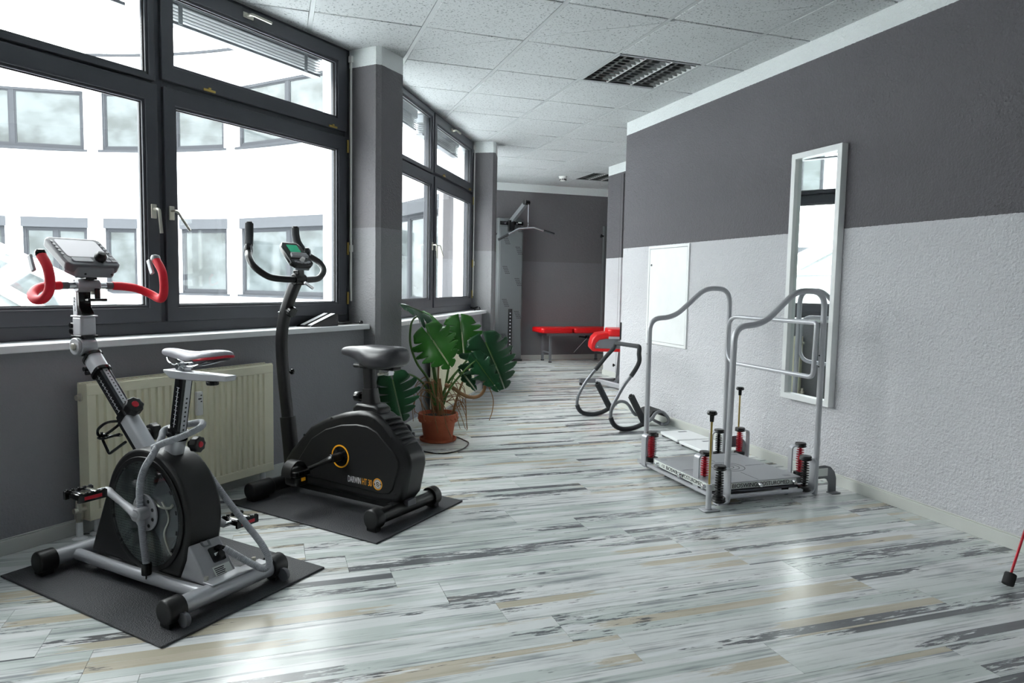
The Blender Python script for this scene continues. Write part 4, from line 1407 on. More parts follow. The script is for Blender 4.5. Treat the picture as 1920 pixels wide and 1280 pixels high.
# power hoses
corrugated(MB(), [(0.288, 0.102, 0.105), (0.300, 0.104, 0.19), (0.318, 0.10, 0.30), (0.322, 0.097, 0.38), (0.300, 0.093, 0.445), (0.262, 0.085, 0.50), (0.275, 0.045, 0.545), (0.315, 0.0, 0.565), (0.285, -0.055, 0.575), (0.215, -0.07, 0.590), (0.165, -0.03, 0.585), (0.180, 0.03, 0.562), (0.235, 0.06, 0.538), (0.285, 0.07, 0.515)], 0.0125, 0.0112).build('power_hose', 'hose', B)
MB().cyl((0.288, 0.102, 0.112), (0.288, 0.102, 0.072), 0.017, n=12).cyl((0.282, 0.108, 0.075), (0.282, 0.108, 0.058), 0.003, n=6).cyl((0.292, 0.094, 0.075), (0.292, 0.094, 0.058), 0.003, n=6).build('hose_plug', 'gloss_black', B)
corrugated(MB(), [(0.27, -0.055, 0.485), (0.235, -0.07, 0.45), (0.18, -0.085, 0.385), (0.115, -0.10, 0.31), (0.03, -0.11, 0.235), (-0.045, -0.112, 0.175), (-0.082, -0.11, 0.125), (-0.07, -0.10, 0.098), (-0.02, -0.085, 0.112), (0.03, -0.06, 0.142), (0.062, -0.04, 0.165)], 0.0125, 0.0112).build('power_hose', 'hose', B)
MB().tube(spline([(0.055, -0.044, 0.162), (0.078, -0.032, 0.172), (0.084, -0.022, 0.166)], 5), 0.006, 8).cyl(onbox(0.08, -0.022, 0.004), onbox(0.08, -0.022, 0.024), 0.012, n=10).build('hose_plug', 'gloss_black', B)

# ================================================================ BLACK UPRIGHT BIKE
D = thing('upright_bike', 'black upright exercise bike with orange crank ring on the second mat', 'exercise bike', (0.581, 3.228, 0), math.atan2(0.76, -0.65))
rs2 = stabiliser(D, 0.0, 0.235, 0.034, 0.062, 'satin_black', 'black', 0.046, 0.05, 'rear_stabiliser')
fs2 = stabiliser(D, 0.79, 0.24, 0.034, 0.058, 'satin_black', 'black', 0.043, 0.13, 'front_stabiliser')
MB().b2((-0.012, -0.16, 0.094), (0.02, -0.05, 0.097)).build('label', 'paper', rs2)
MB().b2((-0.012, 0.02, 0.094), (0.02, 0.1, 0.098)).build('plate', 'satin_black', rs2)
MB().b2((-0.02, -0.032, 0.05), (0.81, 0.032, 0.085)).build('base_beam', 'satin_black', D, bevel=0.004)
MB().b2((-0.045, -0.03, 0.075), (0.03, 0.03, 0.105)).build('beam_bracket', 'grey_plastic', D, bevel=0.003)
bp = [(0.735, 0.19), (0.69, 0.25), (0.55, 0.388), (0.44, 0.442), (0.334, 0.478), (0.235, 0.500), (0.165, 0.502), (0.115, 0.49), (0.067, 0.462), (-0.055, 0.345), (-0.075, 0.31), (-0.08, 0.27), (-0.05, 0.135), (-0.02, 0.098), (0.03, 0.088), (0.13, 0.082), (0.60, 0.088), (0.69, 0.115)]
bd = MB().py(bp, -0.068, 0.068).build('body_shell', 'satin_black', D, bevel=0.022, seg=4)
ins = [(0.645, 0.19), (0.535, 0.330), (0.44, 0.388), (0.334, 0.422), (0.235, 0.436), (0.165, 0.434), (0.11, 0.415), (0.0, 0.325), (-0.022, 0.295), (-0.022, 0.265), (0.012, 0.155), (0.035, 0.132), (0.07, 0.125), (0.58, 0.135), (0.635, 0.155)]
MB().py(ins, 0.055, 0.0735).build('side_panel', 'black', D, bevel=0.006, seg=2)
MB().py(ins, -0.0735, -0.055).build('side_panel', 'black', D, bevel=0.006, seg=2)
for k in range(6):
    t = k / 5.0
    x, z = 0.075 + (-0.03 - 0.075) * t, 0.470 + (0.368 - 0.470) * t
    MB().tube([(x + 0.002, -0.05, z - 0.002), (x - 0.004, -0.03, z + 0.004), (x - 0.004, 0.03, z + 0.004), (x + 0.002, 0.05, z - 0.002)], 0.0065, 8).build('rib', 'satin_black', D)
for x, z in ((0.585, 0.34), (0.40, 0.445), (0.135, 0.465), (0.03, 0.395), (-0.048, 0.265), (0.0, 0.135)):
    MB().cyl((x, 0.0675, z), (x, 0.0705, z), 0.006, n=10).build('screw', 'gasket', bd)
MB().ring(circle(0.337, 0.268, 0.056, 40), circle(0.337, 0.268, 0.049, 40), lambda x, z: (x, 0.072, z), lambda x, z: (x, 0.0752, z)).build('orange_ring', 'orange', D)
disc(MB(), 0.047, 0.0735, 0.0755, (0.337, 0.268)).build('ring_recess', 'gloss_black', D)
MB().cyl((0.337, 0.074, 0.268), (0.337, 0.14, 0.268), 0.02, n=16).build('crank_hub', 'satin_black', D, bevel=0.003)
MB().cyl((0.337, 0.14, 0.268), (0.337, 0.146, 0.268), 0.008, n=8).build('crank_bolt', 'chrome', D)
crank(D, (0.337, 0.132, 0.268), (0.487, 0.138, 0.196), 'crank', 'satin_black')
crank(D, (0.337, -0.122, 0.268), (0.187, -0.13, 0.34), 'crank', 'satin_black')
def strap_pedal(c, s):
    cx, cy, cz = c
    p = MB().b2((cx - 0.045, cy - 0.045, cz - 0.014), (cx + 0.045, cy + 0.045, cz + 0.014)).build('pedal', 'black', D, bevel=0.005)
    for k in range(4):
        MB().b2((cx - 0.05, cy - 0.04 + k * 0.024, cz - 0.008), (cx - 0.045, cy - 0.026 + k * 0.024, cz + 0.011)).build('tread', 'gloss_black', p)
    for q, w, hgt in ((0.012, 0.02, 0.062),):
        pts = [(cx + q, cy + 0.056 * math.cos(R(a)), cz - 0.004 + hgt * math.sin(R(a))) for a in range(-10, 191, 15)]
        b = MB()
        b.prism([(y_, z_) for _, y_, z_ in pts] + [(cy + (y_ - cy) * 0.93, cz + (z_ - cz) * 0.93) for _, y_, z_ in pts[::-1]], lambda y_, z_: (cx - w, y_, z_), lambda y_, z_: (cx + w + 0.02, y_, z_))
        b.build('strap', 'satin_black', p)
    MB().b2((cx - 0.05, cy - 0.012, cz - 0.034), (cx - 0.043, cy + 0.012, cz - 0.018)).build('reflector', 'orange', p)
    MB().b2((cx - 0.046, cy - 0.04, cz - 0.06), (cx + 0.04, cy + 0.04, cz - 0.012)).build('counterweight', 'satin_black', p, bevel=0.014, seg=3)
    MB().cyl((cx, cy - s * 0.04, cz), (cx, cy - s * 0.07, cz), 0.009, n=10).build('spindle', 'chrome', p)
strap_pedal((0.492, 0.208, 0.196), 1)
strap_pedal((0.182, -0.198, 0.345), -1)
# lettering and round badge on the side panel
text('DARWIN', 0.044, 'text_white', 'lettering', D, axes((0.289, 0.0738, 0.166), (-1, 0, 0), (0, 0, 1), (0, 1, 0)), align='LEFT', width=0.082)
text('HT 30', 0.044, 'orange', 'lettering', D, axes((0.199, 0.0738, 0.166), (-1, 0, 0), (0, 0, 1), (0, 1, 0)), align='LEFT', width=0.06)
bq = (0.101, 0.169)
bdg = MB().ring(circle(*bq, 0.0275, 36), circle(*bq, 0.0235, 36), lambda x, z: (x, 0.0732, z), lambda x, z: (x, 0.0748, z)).build('badge', 'orange', D)
MB().ring(circle(*bq, 0.0155, 32), circle(*bq, 0.0115, 32), lambda x, z: (x, 0.0732, z), lambda x, z: (x, 0.0746, z)).build('badge_ring', 'text_white', bdg)
MB().ring(circle(*bq, 0.0065, 24), circle(*bq, 0.0042, 24), lambda x, z: (x, 0.0732, z), lambda x, z: (x, 0.0746, z)).build('badge_centre', 'text_white', bdg)
bl_ = MB()
for k in range(30):
    a = 2 * PI * k / 30
    if k % 15 in (0, 14):
        continue
    bl_.box((bq[0] + 0.0195 * math.cos(a), 0.0742, bq[1] + 0.0195 * math.sin(a)), (0.0045, 0.0008, 0.0022), Matrix.Rotation(-a, 3, 'Y'))
stuff(bl_.build('badge_print', 'text_white', bdg))
# mast
mpts = spline([(0.745, 0, 0.10), (0.762, 0, 0.25), (0.785, 0, 0.42), (0.808, 0, 0.58), (0.822, 0, 0.72), (0.822, 0, 0.82), (0.800, 0, 0.92), (0.758, 0, 1.02), (0.715, 0, 1.095), (0.700, 0, 1.118)], 4)
box_beam(MB(), mpts, 0.056, 0.05, 0.32).build('mast', 'satin_black', D)
box_beam(MB(), spline([(0.742, 0, 0.075), (0.76, 0, 0.24), (0.782, 0, 0.40)], 4), 0.072, 0.064, 0.3).build('mast_socket', 'satin_black', D)
MB().lathe([(0, 0), (0.007, 0), (0.006, 0.004), (0, 0.005)], 12, axes((0.812, 0.025, 0.94), (1, 0, 0), (0, 0, -1), (0, 1, 0))).build('rivet', 'chrome', D)
knob('tension_knob', 'gloss_black', D, (0.775, -0.005, 0.955), (-0.92, 0, -0.38), 0.030, 0.036, 10)
knob('height_screw', 'gloss_black', D, (0.80, -0.04, 0.63), (0.0, -1, 0), 0.016, 0.016, 10)
# handlebar
hcx = Vector((0.695, 0, 1.112))
MB().cyl(hcx + Vector((0, -0.034, 0)), hcx + Vector((0, 0.034, 0)), 0.029, n=18).b2((0.675, -0.02, 1.11), (0.715, 0.02, 1.16)).build('bar_clamp', 'gloss_black', D, bevel=0.004)
MB().cyl((0.668, -0.005, 1.10), (0.632, -0.005, 1.085), 0.008, n=8).box((0.628, -0.005, 1.083), (0.012, 0.062, 0.013), Matrix.Rotation(0.5, 3, 'X')).build('clamp_lever', 'chrome', D, bevel=0.002)
for s in (-1, 1):
    pth = [(0.695, s * 0.03, 1.112), (0.705, s * 0.09, 1.113), (0.722, s * 0.165, 1.123), (0.748, s * 0.222, 1.164), (0.786, s * 0.226, 1.207),
           (0.840, s * 0.188, 1.250), (0.870, s * 0.160, 1.30), (0.880, s * 0.150, 1.345), (0.882, s * 0.148, 1.387)]
    hb = MB().tube(spline(pth, 6), 0.0165, 12).build('handlebar', 'satin_black', D)
    q = spline(pth, 6)
    MB().tube(q[33:], 0.0205, 12).build('foam_grip', 'foam', hb)
    MB().lathe([(0, 0), (0.017, 0), (0.015, 0.008), (0, 0.010)], 12, Matrix.Translation(q[-1])).build('bar_plug', 'black', hb)
    c_ = q[30]
    ps = MB().lathe([(0, -0.036), (0.014, -0.032), (0.020, -0.015), (0.0215, 0), (0.020, 0.015), (0.014, 0.032), (0, 0.036)], 14, Matrix.Translation(c_)).build('pulse_sensor', 'gloss_black', hb)
    MB().tube([c_ + Vector((-0.020, s * 0.004, -0.024)), c_ + Vector((-0.0235, s * 0.004, 0)), c_ + Vector((-0.020, s * 0.004, 0.024))], 0.0045, 6).build('contact', 'chrome', ps)
# monitor
cn = empty('monitor', (0.70, 0.015, 1.232), 0, D)
cn.rotation_euler = (0, R(-46), 0)
MB().prism([(-0.08, -0.052), (-0.062, -0.072), (0.05, -0.066), (0.082, -0.045), (0.082, 0.045), (0.05, 0.066), (-0.062, 0.072), (-0.08, 0.052)], lambda x, y_: (x, y_, -0.014), lambda x, y_: (x, y_, 0.014)).build('monitor_shell', 'gloss_black', cn, bevel=0.007, seg=3)
MB().prism(rrect(0.012, -0.034, 0.060, 0.034, 0.004), lambda x, y_: (x, y_, 0.0135), lambda x, y_: (x, y_, 0.0152)).build('screen', 'lcd_green', cn)
MB().prism(rrect(0.003, -0.03, 0.007, 0.03, 0.001), lambda x, y_: (x, y_, 0.0135), lambda x, y_: (x, y_, 0.0152)).build('printed_line', 'text_white', cn)
MB().prism([(-0.03, -0.055), (-0.008, -0.05), (-0.008, 0.05), (-0.03, 0.055)], lambda x, y_: (x, y_, 0.013), lambda x, y_: (x + 0.004, y_, 0.026)).build('book_rest', 'silver_plastic', cn, bevel=0.002)
for k in range(6):
    a = R(200 + k * 28)
    MB().prism(rrect(-0.052 + 0.012 * math.sin(a) - 0.005, 0.045 * math.cos(a) - 0.009, -0.052 + 0.012 * math.sin(a) + 0.005, 0.045 * math.cos(a) + 0.009, 0.003), lambda x, y_: (x, y_, 0.013), lambda x, y_: (x, y_, 0.0165)).build('button', 'silver_plastic', cn)
MB().lathe([(0, 0.02), (0.010, 0.019), (0.0125, 0.0), (0, 0.0)], 14, Matrix.Translation((-0.048, 0.0, 0.013))).build('dial', 'white_plastic', cn)
MB().b2((-0.085, -0.045, -0.02), (-0.06, 0.045, -0.008)).build('monitor_lip', 'silver_dark', cn, bevel=0.003)
# seat
box_beam(MB(), [(0.205, 0, 0.485), (0.215, 0, 0.60)], [0.085, 0.066], [0.075, 0.058], 0.25).build('seat_socket', 'satin_black', D)
MB().py([(0.29, 0.475), (0.12, 0.475), (0.12, 0.515), (0.15, 0.53), (0.262, 0.53), (0.29, 0.51)], -0.045, 0.045).build('seat_base', 'satin_black', D, bevel=0.012, seg=3)
box_beam(MB(), [(0.213, 0, 0.58), (0.222, 0, 0.70)], 0.052, 0.044, 0.2).build('seat_post', 'satin_black', D)
knob('seat_knob', 'gloss_black', D, (0.27, 0.0, 0.555), (1, 0.15, 0), 0.025, 0.035, 12)
MB().b2((0.05, -0.032, 0.697), (0.30, 0.032, 0.717)).build('slider', 'black', D, bevel=0.008, seg=3)
MB().b2((0.085, -0.02, 0.672), (0.145, 0.02, 0.70)).build('slider_clamp', 'chrome', D, bevel=0.003)
MB().cyl((0.12, -0.055, 0.68), (0.12, 0.05, 0.68), 0.007, n=8).build('clamp_screw', 'nickel', D)
loft(MB(), saddle_sections(0.395, 0.012, [0.020, 0.032, 0.037, 0.044, 0.060, 0.080, 0.092, 0.096, 0.094, 0.086, 0.062],
                           [0.783, 0.795, 0.799, 0.803, 0.808, 0.812, 0.812, 0.810, 0.811, 0.812, 0.806],
                           [0.030, 0.046, 0.056, 0.070, 0.092, 0.106, 0.110, 0.108, 0.106, 0.100, 0.078])).build('saddle', 'saddle_black', D, sub=2)
MB().prism(rrect(0.04, -0.065, 0.25, 0.065, 0.04), lambda x, y_: (x, y_, 0.714), lambda x, y_: (x, y_, 0.73)).build('saddle_base', 'black', D, bevel=0.003)

# ================================================================ SPRING PLATFORM BY THE RIGHT WALL
P = thing('balance_platform', 'silver spring mounted balance platform with bent handrails in front of the mirror', 'balance trainer', (2.45, 3.4, 0))
def pp(x, y, z):                                  # world numbers into the platform's own frame
    return (x - 2.45, y - 3.4, z)
MB().tube(fillet([pp(*q) for q in ((2.192, 3.83, 0.06), (2.190, 3.83, 0.918), (2.355, 3.83, 0.922), (2.575, 3.83, 1.106), (2.758, 3.83, 1.106), (2.765, 3.83, 0.02))], [0, 0.13, 0.08, 0.06, 0.12, 0], 7), 0.0155, 14).build('handrail', 'silver', P)
MB().tube(fillet([pp(*q) for q in ((2.216, 3.04, 0.004), (2.228, 3.04, 0.918), (2.395, 3.04, 0.924), (2.600, 3.04, 1.102), (2.785, 3.04, 1.102), (2.785, 3.04, 0.004))], [0, 0.13, 0.08, 0.06, 0.12, 0], 7), 0.0155, 14).build('handrail', 'silver', P)
lp_ = fillet([pp(*q) for q in ((2.748, 3.822, 0.932), (2.748, 3.048, 0.934), (2.748, 3.056, 0.640), (2.748, 3.822, 0.642))], [0.10, 0.02, 0.035, 0.10], 7, closed=True)
MB().tube(lp_, 0.0125, 12, closed=True).build('side_loop', 'silver', P)
for x, y in ((2.232, 3.04), (2.781, 3.04), (2.191, 3.83), (2.765, 3.83)):
    for z in (0.70, 0.76, 0.03):
        MB().cyl(pp(x - 0.0165, y - 0.002, z), pp(x - 0.0120, y - 0.002, z), 0.0035, n=8).build('rivet', 'gasket', P)
# deck
DX0, DX1, DY0, DY1 = 2.13, 2.71, 3.055, 3.63
dk = MB().b2(pp(DX0, DY0, 0.066), pp(DX1, DY1, 0.100)).build('deck', 'plate_grey', P, bevel=0.003)
MB().b2(pp(DX0 + 0.01, DY0 - 0.004, 0.066), pp(DX1 - 0.04, DY0 + 0.002, 0.096)).build('edge_strip', 'paper', dk)
MB().b2(pp(DX0 - 0.004, DY0 + 0.02, 0.066), pp(DX0 + 0.002, DY1 - 0.02, 0.096)).build('edge_strip', 'paper', dk)
text('BIOSWING', 0.030, 'text_black', 'lettering', dk, axes(pp(DX0 + 0.13, DY0 - 0.0045, 0.081), (1, 0, 0), (0, 0, 1), (0, -1, 0)), align='LEFT', width=0.155)
text('POSTUROMED', 0.030, 'text_black', 'lettering', dk, axes(pp(DX0 + 0.305, DY0 - 0.0045, 0.081), (1, 0, 0), (0, 0, 1), (0, -1, 0)), align='LEFT', width=0.185)
text('CE', 0.022, 'text_black', 'lettering', dk, axes(pp(DX0 + 0.085, DY0 - 0.0045, 0.081), (1, 0, 0), (0, 0, 1), (0, -1, 0)), align='LEFT', width=0.03)
text('BIOSWING', 0.030, 'text_black', 'lettering', dk, axes(pp(DX0 - 0.0045, DY1 - 0.15, 0.081), (0, -1, 0), (0, 0, 1), (-1, 0, 0)), align='LEFT', width=0.155)
text('POSTUROMED', 0.030, 'text_black', 'lettering', dk, axes(pp(DX0 - 0.0045, DY1 - 0.325, 0.081), (0, -1, 0), (0, 0, 1), (-1, 0, 0)), align='LEFT', width=0.185)
text('CE', 0.022, 'text_black', 'lettering', dk, axes(pp(DX0 - 0.0045, DY1 - 0.105, 0.081), (0, -1, 0), (0, 0, 1), (-1, 0, 0)), align='LEFT', width=0.03)
for x in (DX0 + 0.295, DX0 + 0.515):
    MB().cyl(pp(x, DY0 - 0.004, 0.081), pp(x, DY0 - 0.030, 0.081), 0.011, n=14).build('stop_screw', 'chrome', dk, bevel=0.002)
for y in (DY1 - 0.315, DY1 - 0.54, DY1 - 0.07):
    MB().cyl(pp(DX0 - 0.004, y, 0.081), pp(DX0 - 0.028, y, 0.081), 0.011, n=14).build('stop_screw', 'chrome', dk, bevel=0.002)
cx_, cy_ = (DX0 + DX1) / 2 + 0.02, (DY0 + DY1) / 2
for r_ in (0.035, 0.065, 0.095):
    MB().ring(circle(cx_, cy_, r_ + 0.0018, 40), circle(cx_, cy_, r_ - 0.0018, 40), lambda x, y: pp(x, y, 0.0998), lambda x, y: pp(x, y, 0.1006)).build('target_ring', 'text_black', dk)
for a, b in (((DX0 + 0.02, cy_ - 0.0012), (cx_ - 0.12, cy_ + 0.0012)), ((cx_ + 0.12, cy_ - 0.0012), (DX1 - 0.02, cy_ + 0.0012)), ((cx_ - 0.0012, DY0 + 0.02), (cx_ + 0.0012, cy_ - 0.12)), ((cx_ - 0.0012, cy_ + 0.12), (cx_ + 0.0012, DY1 - 0.02))):
    MB().b2(pp(*a, 0.0998), pp(*b, 0.1006)).build('target_line', 'text_black', dk)
for x, y in ((DX0 + 0.04, DY1 - 0.05), (DX1 - 0.06, DY0 + 0.05), (DX1 - 0.05, DY1 - 0.04)):
    MB().b2(pp(x - 0.02, y - 0.012, 0.0998), pp(x + 0.02, y + 0.012, 0.1006)).build('foot_mark', 'silver_dark', dk)
# ground frame
for y in (3.02, 3.64):
    MB().tube([pp(2.16, y, 0.038), pp(2.73, y, 0.038)], 0.012, 8).build('ground_rail', 'silver', P)
for x in (2.14, 2.72):
    MB().tube([pp(x, 3.02, 0.040), pp(x, 3.82, 0.040)], 0.012, 8).build('ground_rail', 'silver', P)
MB().b2(pp(2.15, 3.06, 0.044), pp(2.70, 3.62, 0.056)).build('tray', 'silver_dark', P, bevel=0.003)
for x in (2.20, 2.64):
    for y in (3.1, 3.58):
        MB().cyl(pp(x, y, 0.0), pp(x, y, 0.045), 0.018, n=12).build('rubber_foot', 'rubber', P)
def spring(x, y, m, zb, zt):
    prof = [(0, zb)]
    nrib = 11
    for k in range(nrib):
        z = zb + (zt - zb) * k / nrib
        dz = (zt - zb) / nrib
        w = 0.0165 * (0.82 + 0.22 * math.sin(PI * (k + 0.5) / nrib))
        prof += [(w * 0.52, z), (w * 0.52, z + dz * 0.42), (w * 1.3, z + dz * 0.56), (w * 1.3, z + dz * 0.74), (w * 0.52, z + dz * 0.9)]
    prof.append((0, zt))
    sp = MB().lathe(prof, 14, Matrix.Translation(pp(x, y, 0))).build('spring', m, P, ang=60)
    for z, r_, hh in ((zt, 0.031, 0.022), (zb - 0.022, 0.033, 0.024)):
        MB().lathe([(0, z), (r_, z), (r_ + 0.002, z + 0.004), (r_ - 0.003, z + hh * 0.5), (r_ + 0.001, z + hh * 0.6), (r_ - 0.002, z + hh), (0, z + hh)], 20, Matrix.Translation(pp(x, y, 0))).build('spring_cap', 'black', sp)
def bracket(x, y, dx, dy, zt, zb=0.022, reach=0.055, w=0.045):
    """C-shaped flat bracket standing beside a spring on the side (dx, dy)"""
    d = Vector((dx, dy, 0)).normalized()
    s = Vector((-d.y, d.x, 0))
    c = Vector(pp(x, y, 0))
    path = fillet([Vector((0.0, 0, zt)), Vector((reach, 0, zt)), Vector((reach, 0, zb)), Vector((-0.02, 0, zb))], [0, 0.022, 0.03, 0], 5)
    secs = []
    for i, p in enumerate(path):
        t = (path[min(i + 1, len(path) - 1)] - path[max(i - 1, 0)]).normalized()
        n = Vector((t.z, 0, -t.x))
        secs.append([c + d * (p.x + n.x * u) + Vector((0, 0, p.z + n.z * u)) + s * v for u, v in ((-0.004, -w / 2), (0.004, -w / 2), (0.004, w / 2), (-0.004, w / 2))])
    loft(MB(), secs).build('spring_bracket', 'silver', P, bevel=0.0015)
for x, y, m, zb, zt, dx, dy in ((2.192, 3.20, 'red', 0.075, 0.215, -1, -0.1), (2.135, 2.985, 'black', 0.055, 0.196, 1, 0.12), (2.175, 3.735, 'red', 0.075, 0.212, -1, -0.1), (2.225, 3.80, 'black', 0.06, 0.19, 0.2, 1),
                            (2.835, 3.77, 'red', 0.065, 0.20, 1, -0.2), (2.70, 3.80, 'black', 0.06, 0.19, -1, 0.1), (2.705, 3.03, 'black', 0.055, 0.20, 1, 0.1), (2.835, 3.22, 'red', 0.075, 0.222, -1, 0.3)):
    spring(x, y, m, zb, zt)
    bracket(x, y, dx, dy, zt + 0.006)
for x, y, h_ in ((2.055, 2.955, 0.50), (2.872, 3.835, 0.47)):
    MB().tube([pp(x, y, 0.1), pp(x, y, h_ - 0.03)], 0.0052, 8).build('threaded_rod', 'brass', P)
    MB().cyl(pp(x, y, 0.01), pp(x, y, 0.135), 0.014, n=14).build('rod_sleeve', 'silver', P)
    MB().b2(pp(x - 0.04, y - 0.03, 0.002), pp(x + 0.05, y + 0.03, 0.008)).build('foot_plate', 'silver', P, bevel=0.002)
    MB().lathe([(0, h_ - 0.05), (0.010, h_ - 0.05), (0.011, h_ - 0.02), (0.024, h_ - 0.014), (0.026, h_ - 0.006), (0.020, h_ + 0.004), (0, h_ + 0.006)], 18, Matrix.Translation(pp(x, y, 0))).build('rod_knob', 'gloss_black', P)
fp_ = [(0, 0.155), (0.055, 0.157), (0.095, 0.145), (0.122, 0.118), (0.135, 0.08), (0.137, 0.004), (0.085, 0.004), (0.083, 0.06), (0.072, 0.078), (0.055, 0.084), (0, 0.083)]
for y in (3.045, 3.825):
    ft_ = MB().prism([(2.795 + a, b) for a, b in fp_], lambda x, z: pp(x, y - 0.004, z), lambda x, z: pp(x, y + 0.004, z)).build('side_foot', 'silver_dark', P, bevel=0.0015)
    if y < 3.5:
        MB().b2(pp(2.805, y - 0.0052, 0.098), pp(2.868, y - 0.0038, 0.142)).build('label', 'paper', ft_)
        MB().b2(pp(2.875, y - 0.035, 0.003), pp(2.935, y + 0.005, 0.008)).build('toe', 'silver_dark', ft_)

# ================================================================ WHITE STEP BOARDS
for pts, lab in (([(2.715, 4.31), (2.985, 4.29), (2.99, 4.60), (2.75, 4.60)], 'white flat board on the floor by the right wall, the farther of two'),
                 ([(2.70, 3.95), (2.97, 3.93), (2.98, 4.27), (2.71, 4.28)], 'white flat board on the floor by the right wall, just behind the spring platform')):
    t = thing('step_board', lab, 'board', (pts[0][0], pts[0][1], 0), 0, 'white boards behind the platform')
    q = [(a - pts[0][0], b - pts[0][1]) for a, b in pts]
    MB().pz(q, 0.012, 0.034).build('board', 'white', t, bevel=0.006)
    for a, b in q:
        mx, my = sum(v[0] for v in q) / 4, sum(v[1] for v in q) / 4
        MB().cyl((a + (mx - a) * 0.15, b + (my - b) * 0.15, 0), (a + (mx - a) * 0.15, b + (my - b) * 0.15, 0.014), 0.013, n=12).build('foot', 'grey_plastic', t)
    MB().b2((q[2][0] - 0.12, q[2][1] - 0.07, 0.0335), (q[2][0] - 0.05, q[2][1] - 0.045, 0.0345)).build('grip_slot', 'silver_dark', t)

# ================================================================ AB ROLLER
K = thing('ab_roller', 'grey tubular ab roller with black foam grips on the floor below the white hatch', 'ab roller', (2.6, 5.1, 0))
def kk(x, y, z):
    return (x - 2.6, y - 5.1, z)
def arm(y, pts, dx):
    q = [kk(x + dx, y, z) for x, z in pts]
    s = spline(q, 5)
    return s
NEAR = [(2.665, 0.60), (2.668, 0.53), (2.615, 0.44), (2.55, 0.362), (2.495, 0.275), (2.452, 0.195), (2.44, 0.125), (2.462, 0.065), (2.505, 0.03), (2.567, 0.016), (2.65, 0.024), (2.735, 0.055)]
FAR = [(2.78, 0.585), (2.70, 0.505), (2.62, 0.412), (2.56, 0.345), (2.505, 0.272), (2.457, 0.185), (2.445, 0.115), (2.466, 0.06), (2.51, 0.028), (2.60, 0.016), (2.68, 0.03), (2.755, 0.065)]
for y, pts in ((4.81, NEAR), (5.45, FAR)):
    s = [Vector(v) for v in spline([kk(x, y, z) for x, z in pts], 5)]
    ar = MB().tube(s, 0.0135, 10).build('arm', 'silver_dark', K)
    MB().tube(s[31:], 0.0185, 10).build('foam_rocker', 'foam', ar)
    MB().tube(s[:12], 0.0175, 10).build('foam_grip', 'foam', ar)
    for k in (14, 16):
        MB().cyl(s[k] + Vector((-0.018, 0, 0)), s[k] + Vector((0.018, 0, 0)), 0.004, n=6).build('adjusting_pin', 'nickel', ar)
    e = s[-1]
    el = MB().tube([e + Vector((0.005, 0.0, -0.012)), e + Vector((-0.125, 0.0, 0.215))], 0.026, 14).build('elbow_pad', 'foam', K)
    MB().cyl(e + Vector((-0.122, 0, 0.21)), e + Vector((-0.132, 0, 0.226)), 0.014, n=12).build('pad_plug', 'gloss_black', el)
MB().tube(fillet([kk(2.665, 4.81, 0.595), kk(2.672, 4.815, 0.652), kk(2.79, 5.44, 0.625), kk(2.78, 5.45, 0.585)], 0.05, 5), 0.0175, 10).build('top_grip', 'foam', K)
# headrest frame and pad
MB().tube(spline([kk(2.735, 4.815, 0.055), kk(2.80, 4.83, 0.075), kk(2.86, 4.86, 0.12), kk(2.93, 4.88, 0.122), kk(2.985, 4.88, 0.07), kk(2.985, 4.88, 0.035), kk(2.95, 4.89, 0.02)], 5), 0.0125, 10).build('headrest_tube', 'silver_dark', K)
MB().tube(spline([kk(2.450, 4.825, 0.165), kk(2.50, 4.86, 0.205), kk(2.574, 4.90, 0.217), kk(2.657, 4.95, 0.185), kk(2.74, 5.0, 0.10), kk(2.80, 5.05, 0.075), kk(2.87, 5.10, 0.11), kk(2.94, 5.11, 0.10), kk(2.98, 5.10, 0.06), kk(2.97, 5.10, 0.02)], 5), 0.0125, 10).build('headrest_tube', 'silver_dark', K)
MB().cyl(kk(2.93, 4.88, 0.025), kk(2.96, 5.11, 0.025), 0.012, n=10).build('floor_bar', 'silver_dark', K)
MB().prism([(2.82, 0.065), (2.86, 0.128), (2.93, 0.138), (2.99, 0.09), (2.985, 0.07), (2.93, 0.108), (2.87, 0.10)], lambda x, z: kk(x, 4.90, z), lambda x, z: kk(x, 5.10, z)).build('head_pad', 'rubber', K, bevel=0.008)

# ================================================================ CABLE TOWER ON THE BACK WALL
T = thing('cable_tower', 'tall grey cable pulley tower with lat bar in the far left corner', 'cable machine', (3.245, 9.88, 0))
MB().b2((-0.185, -0.20, 0.03), (0.185, -0.004, 2.055)).build('cabinet', 'tower', T, bevel=0.006)
MB().b2((-0.20, -0.21, 0.0), (0.20, 0.0, 0.03)).build('plinth', 'gloss_black', T, bevel=0.003)
MB().b2((-0.165, -0.206, 0.05), (0.17, -0.199, 1.93)).build('front_cover', 'tower', T, bevel=0.004)
MB().b2((-0.17, -0.215, 1.955), (0.175, -0.198, 2.005)).build('head_plate', 'gloss_black', T, bevel=0.002)
for x in (-0.10, 0.08):
    MB().cyl((x, -0.216, 1.978), (x, -0.221, 1.978), 0.012, n=10).build('bolt', 'chrome', T)
MB().b2((0.10, -0.2165, 1.985), (0.15, -0.214, 2.0)).build('label', 'paper', T)
for q, (x, z) in enumerate(((0.115, 1.90), (-0.075, 1.72), (0.115, 1.58), (-0.075, 1.30), (0.11, 1.13), (-0.075, 0.83), (0.11, 0.66), (-0.08, 0.33))):
    hb = MB()
    for r_ in range(5):
        for c_ in range(4):
            xx, zz = x - 0.045 + c_ * 0.018 + r_ * 0.010, z + 0.06 - r_ * 0.024
            hb.b2((xx, -0.2068, zz), (xx + 0.011, -0.2055, zz + 0.012))
    stuff(hb.build('perforation', 'gasket', T))
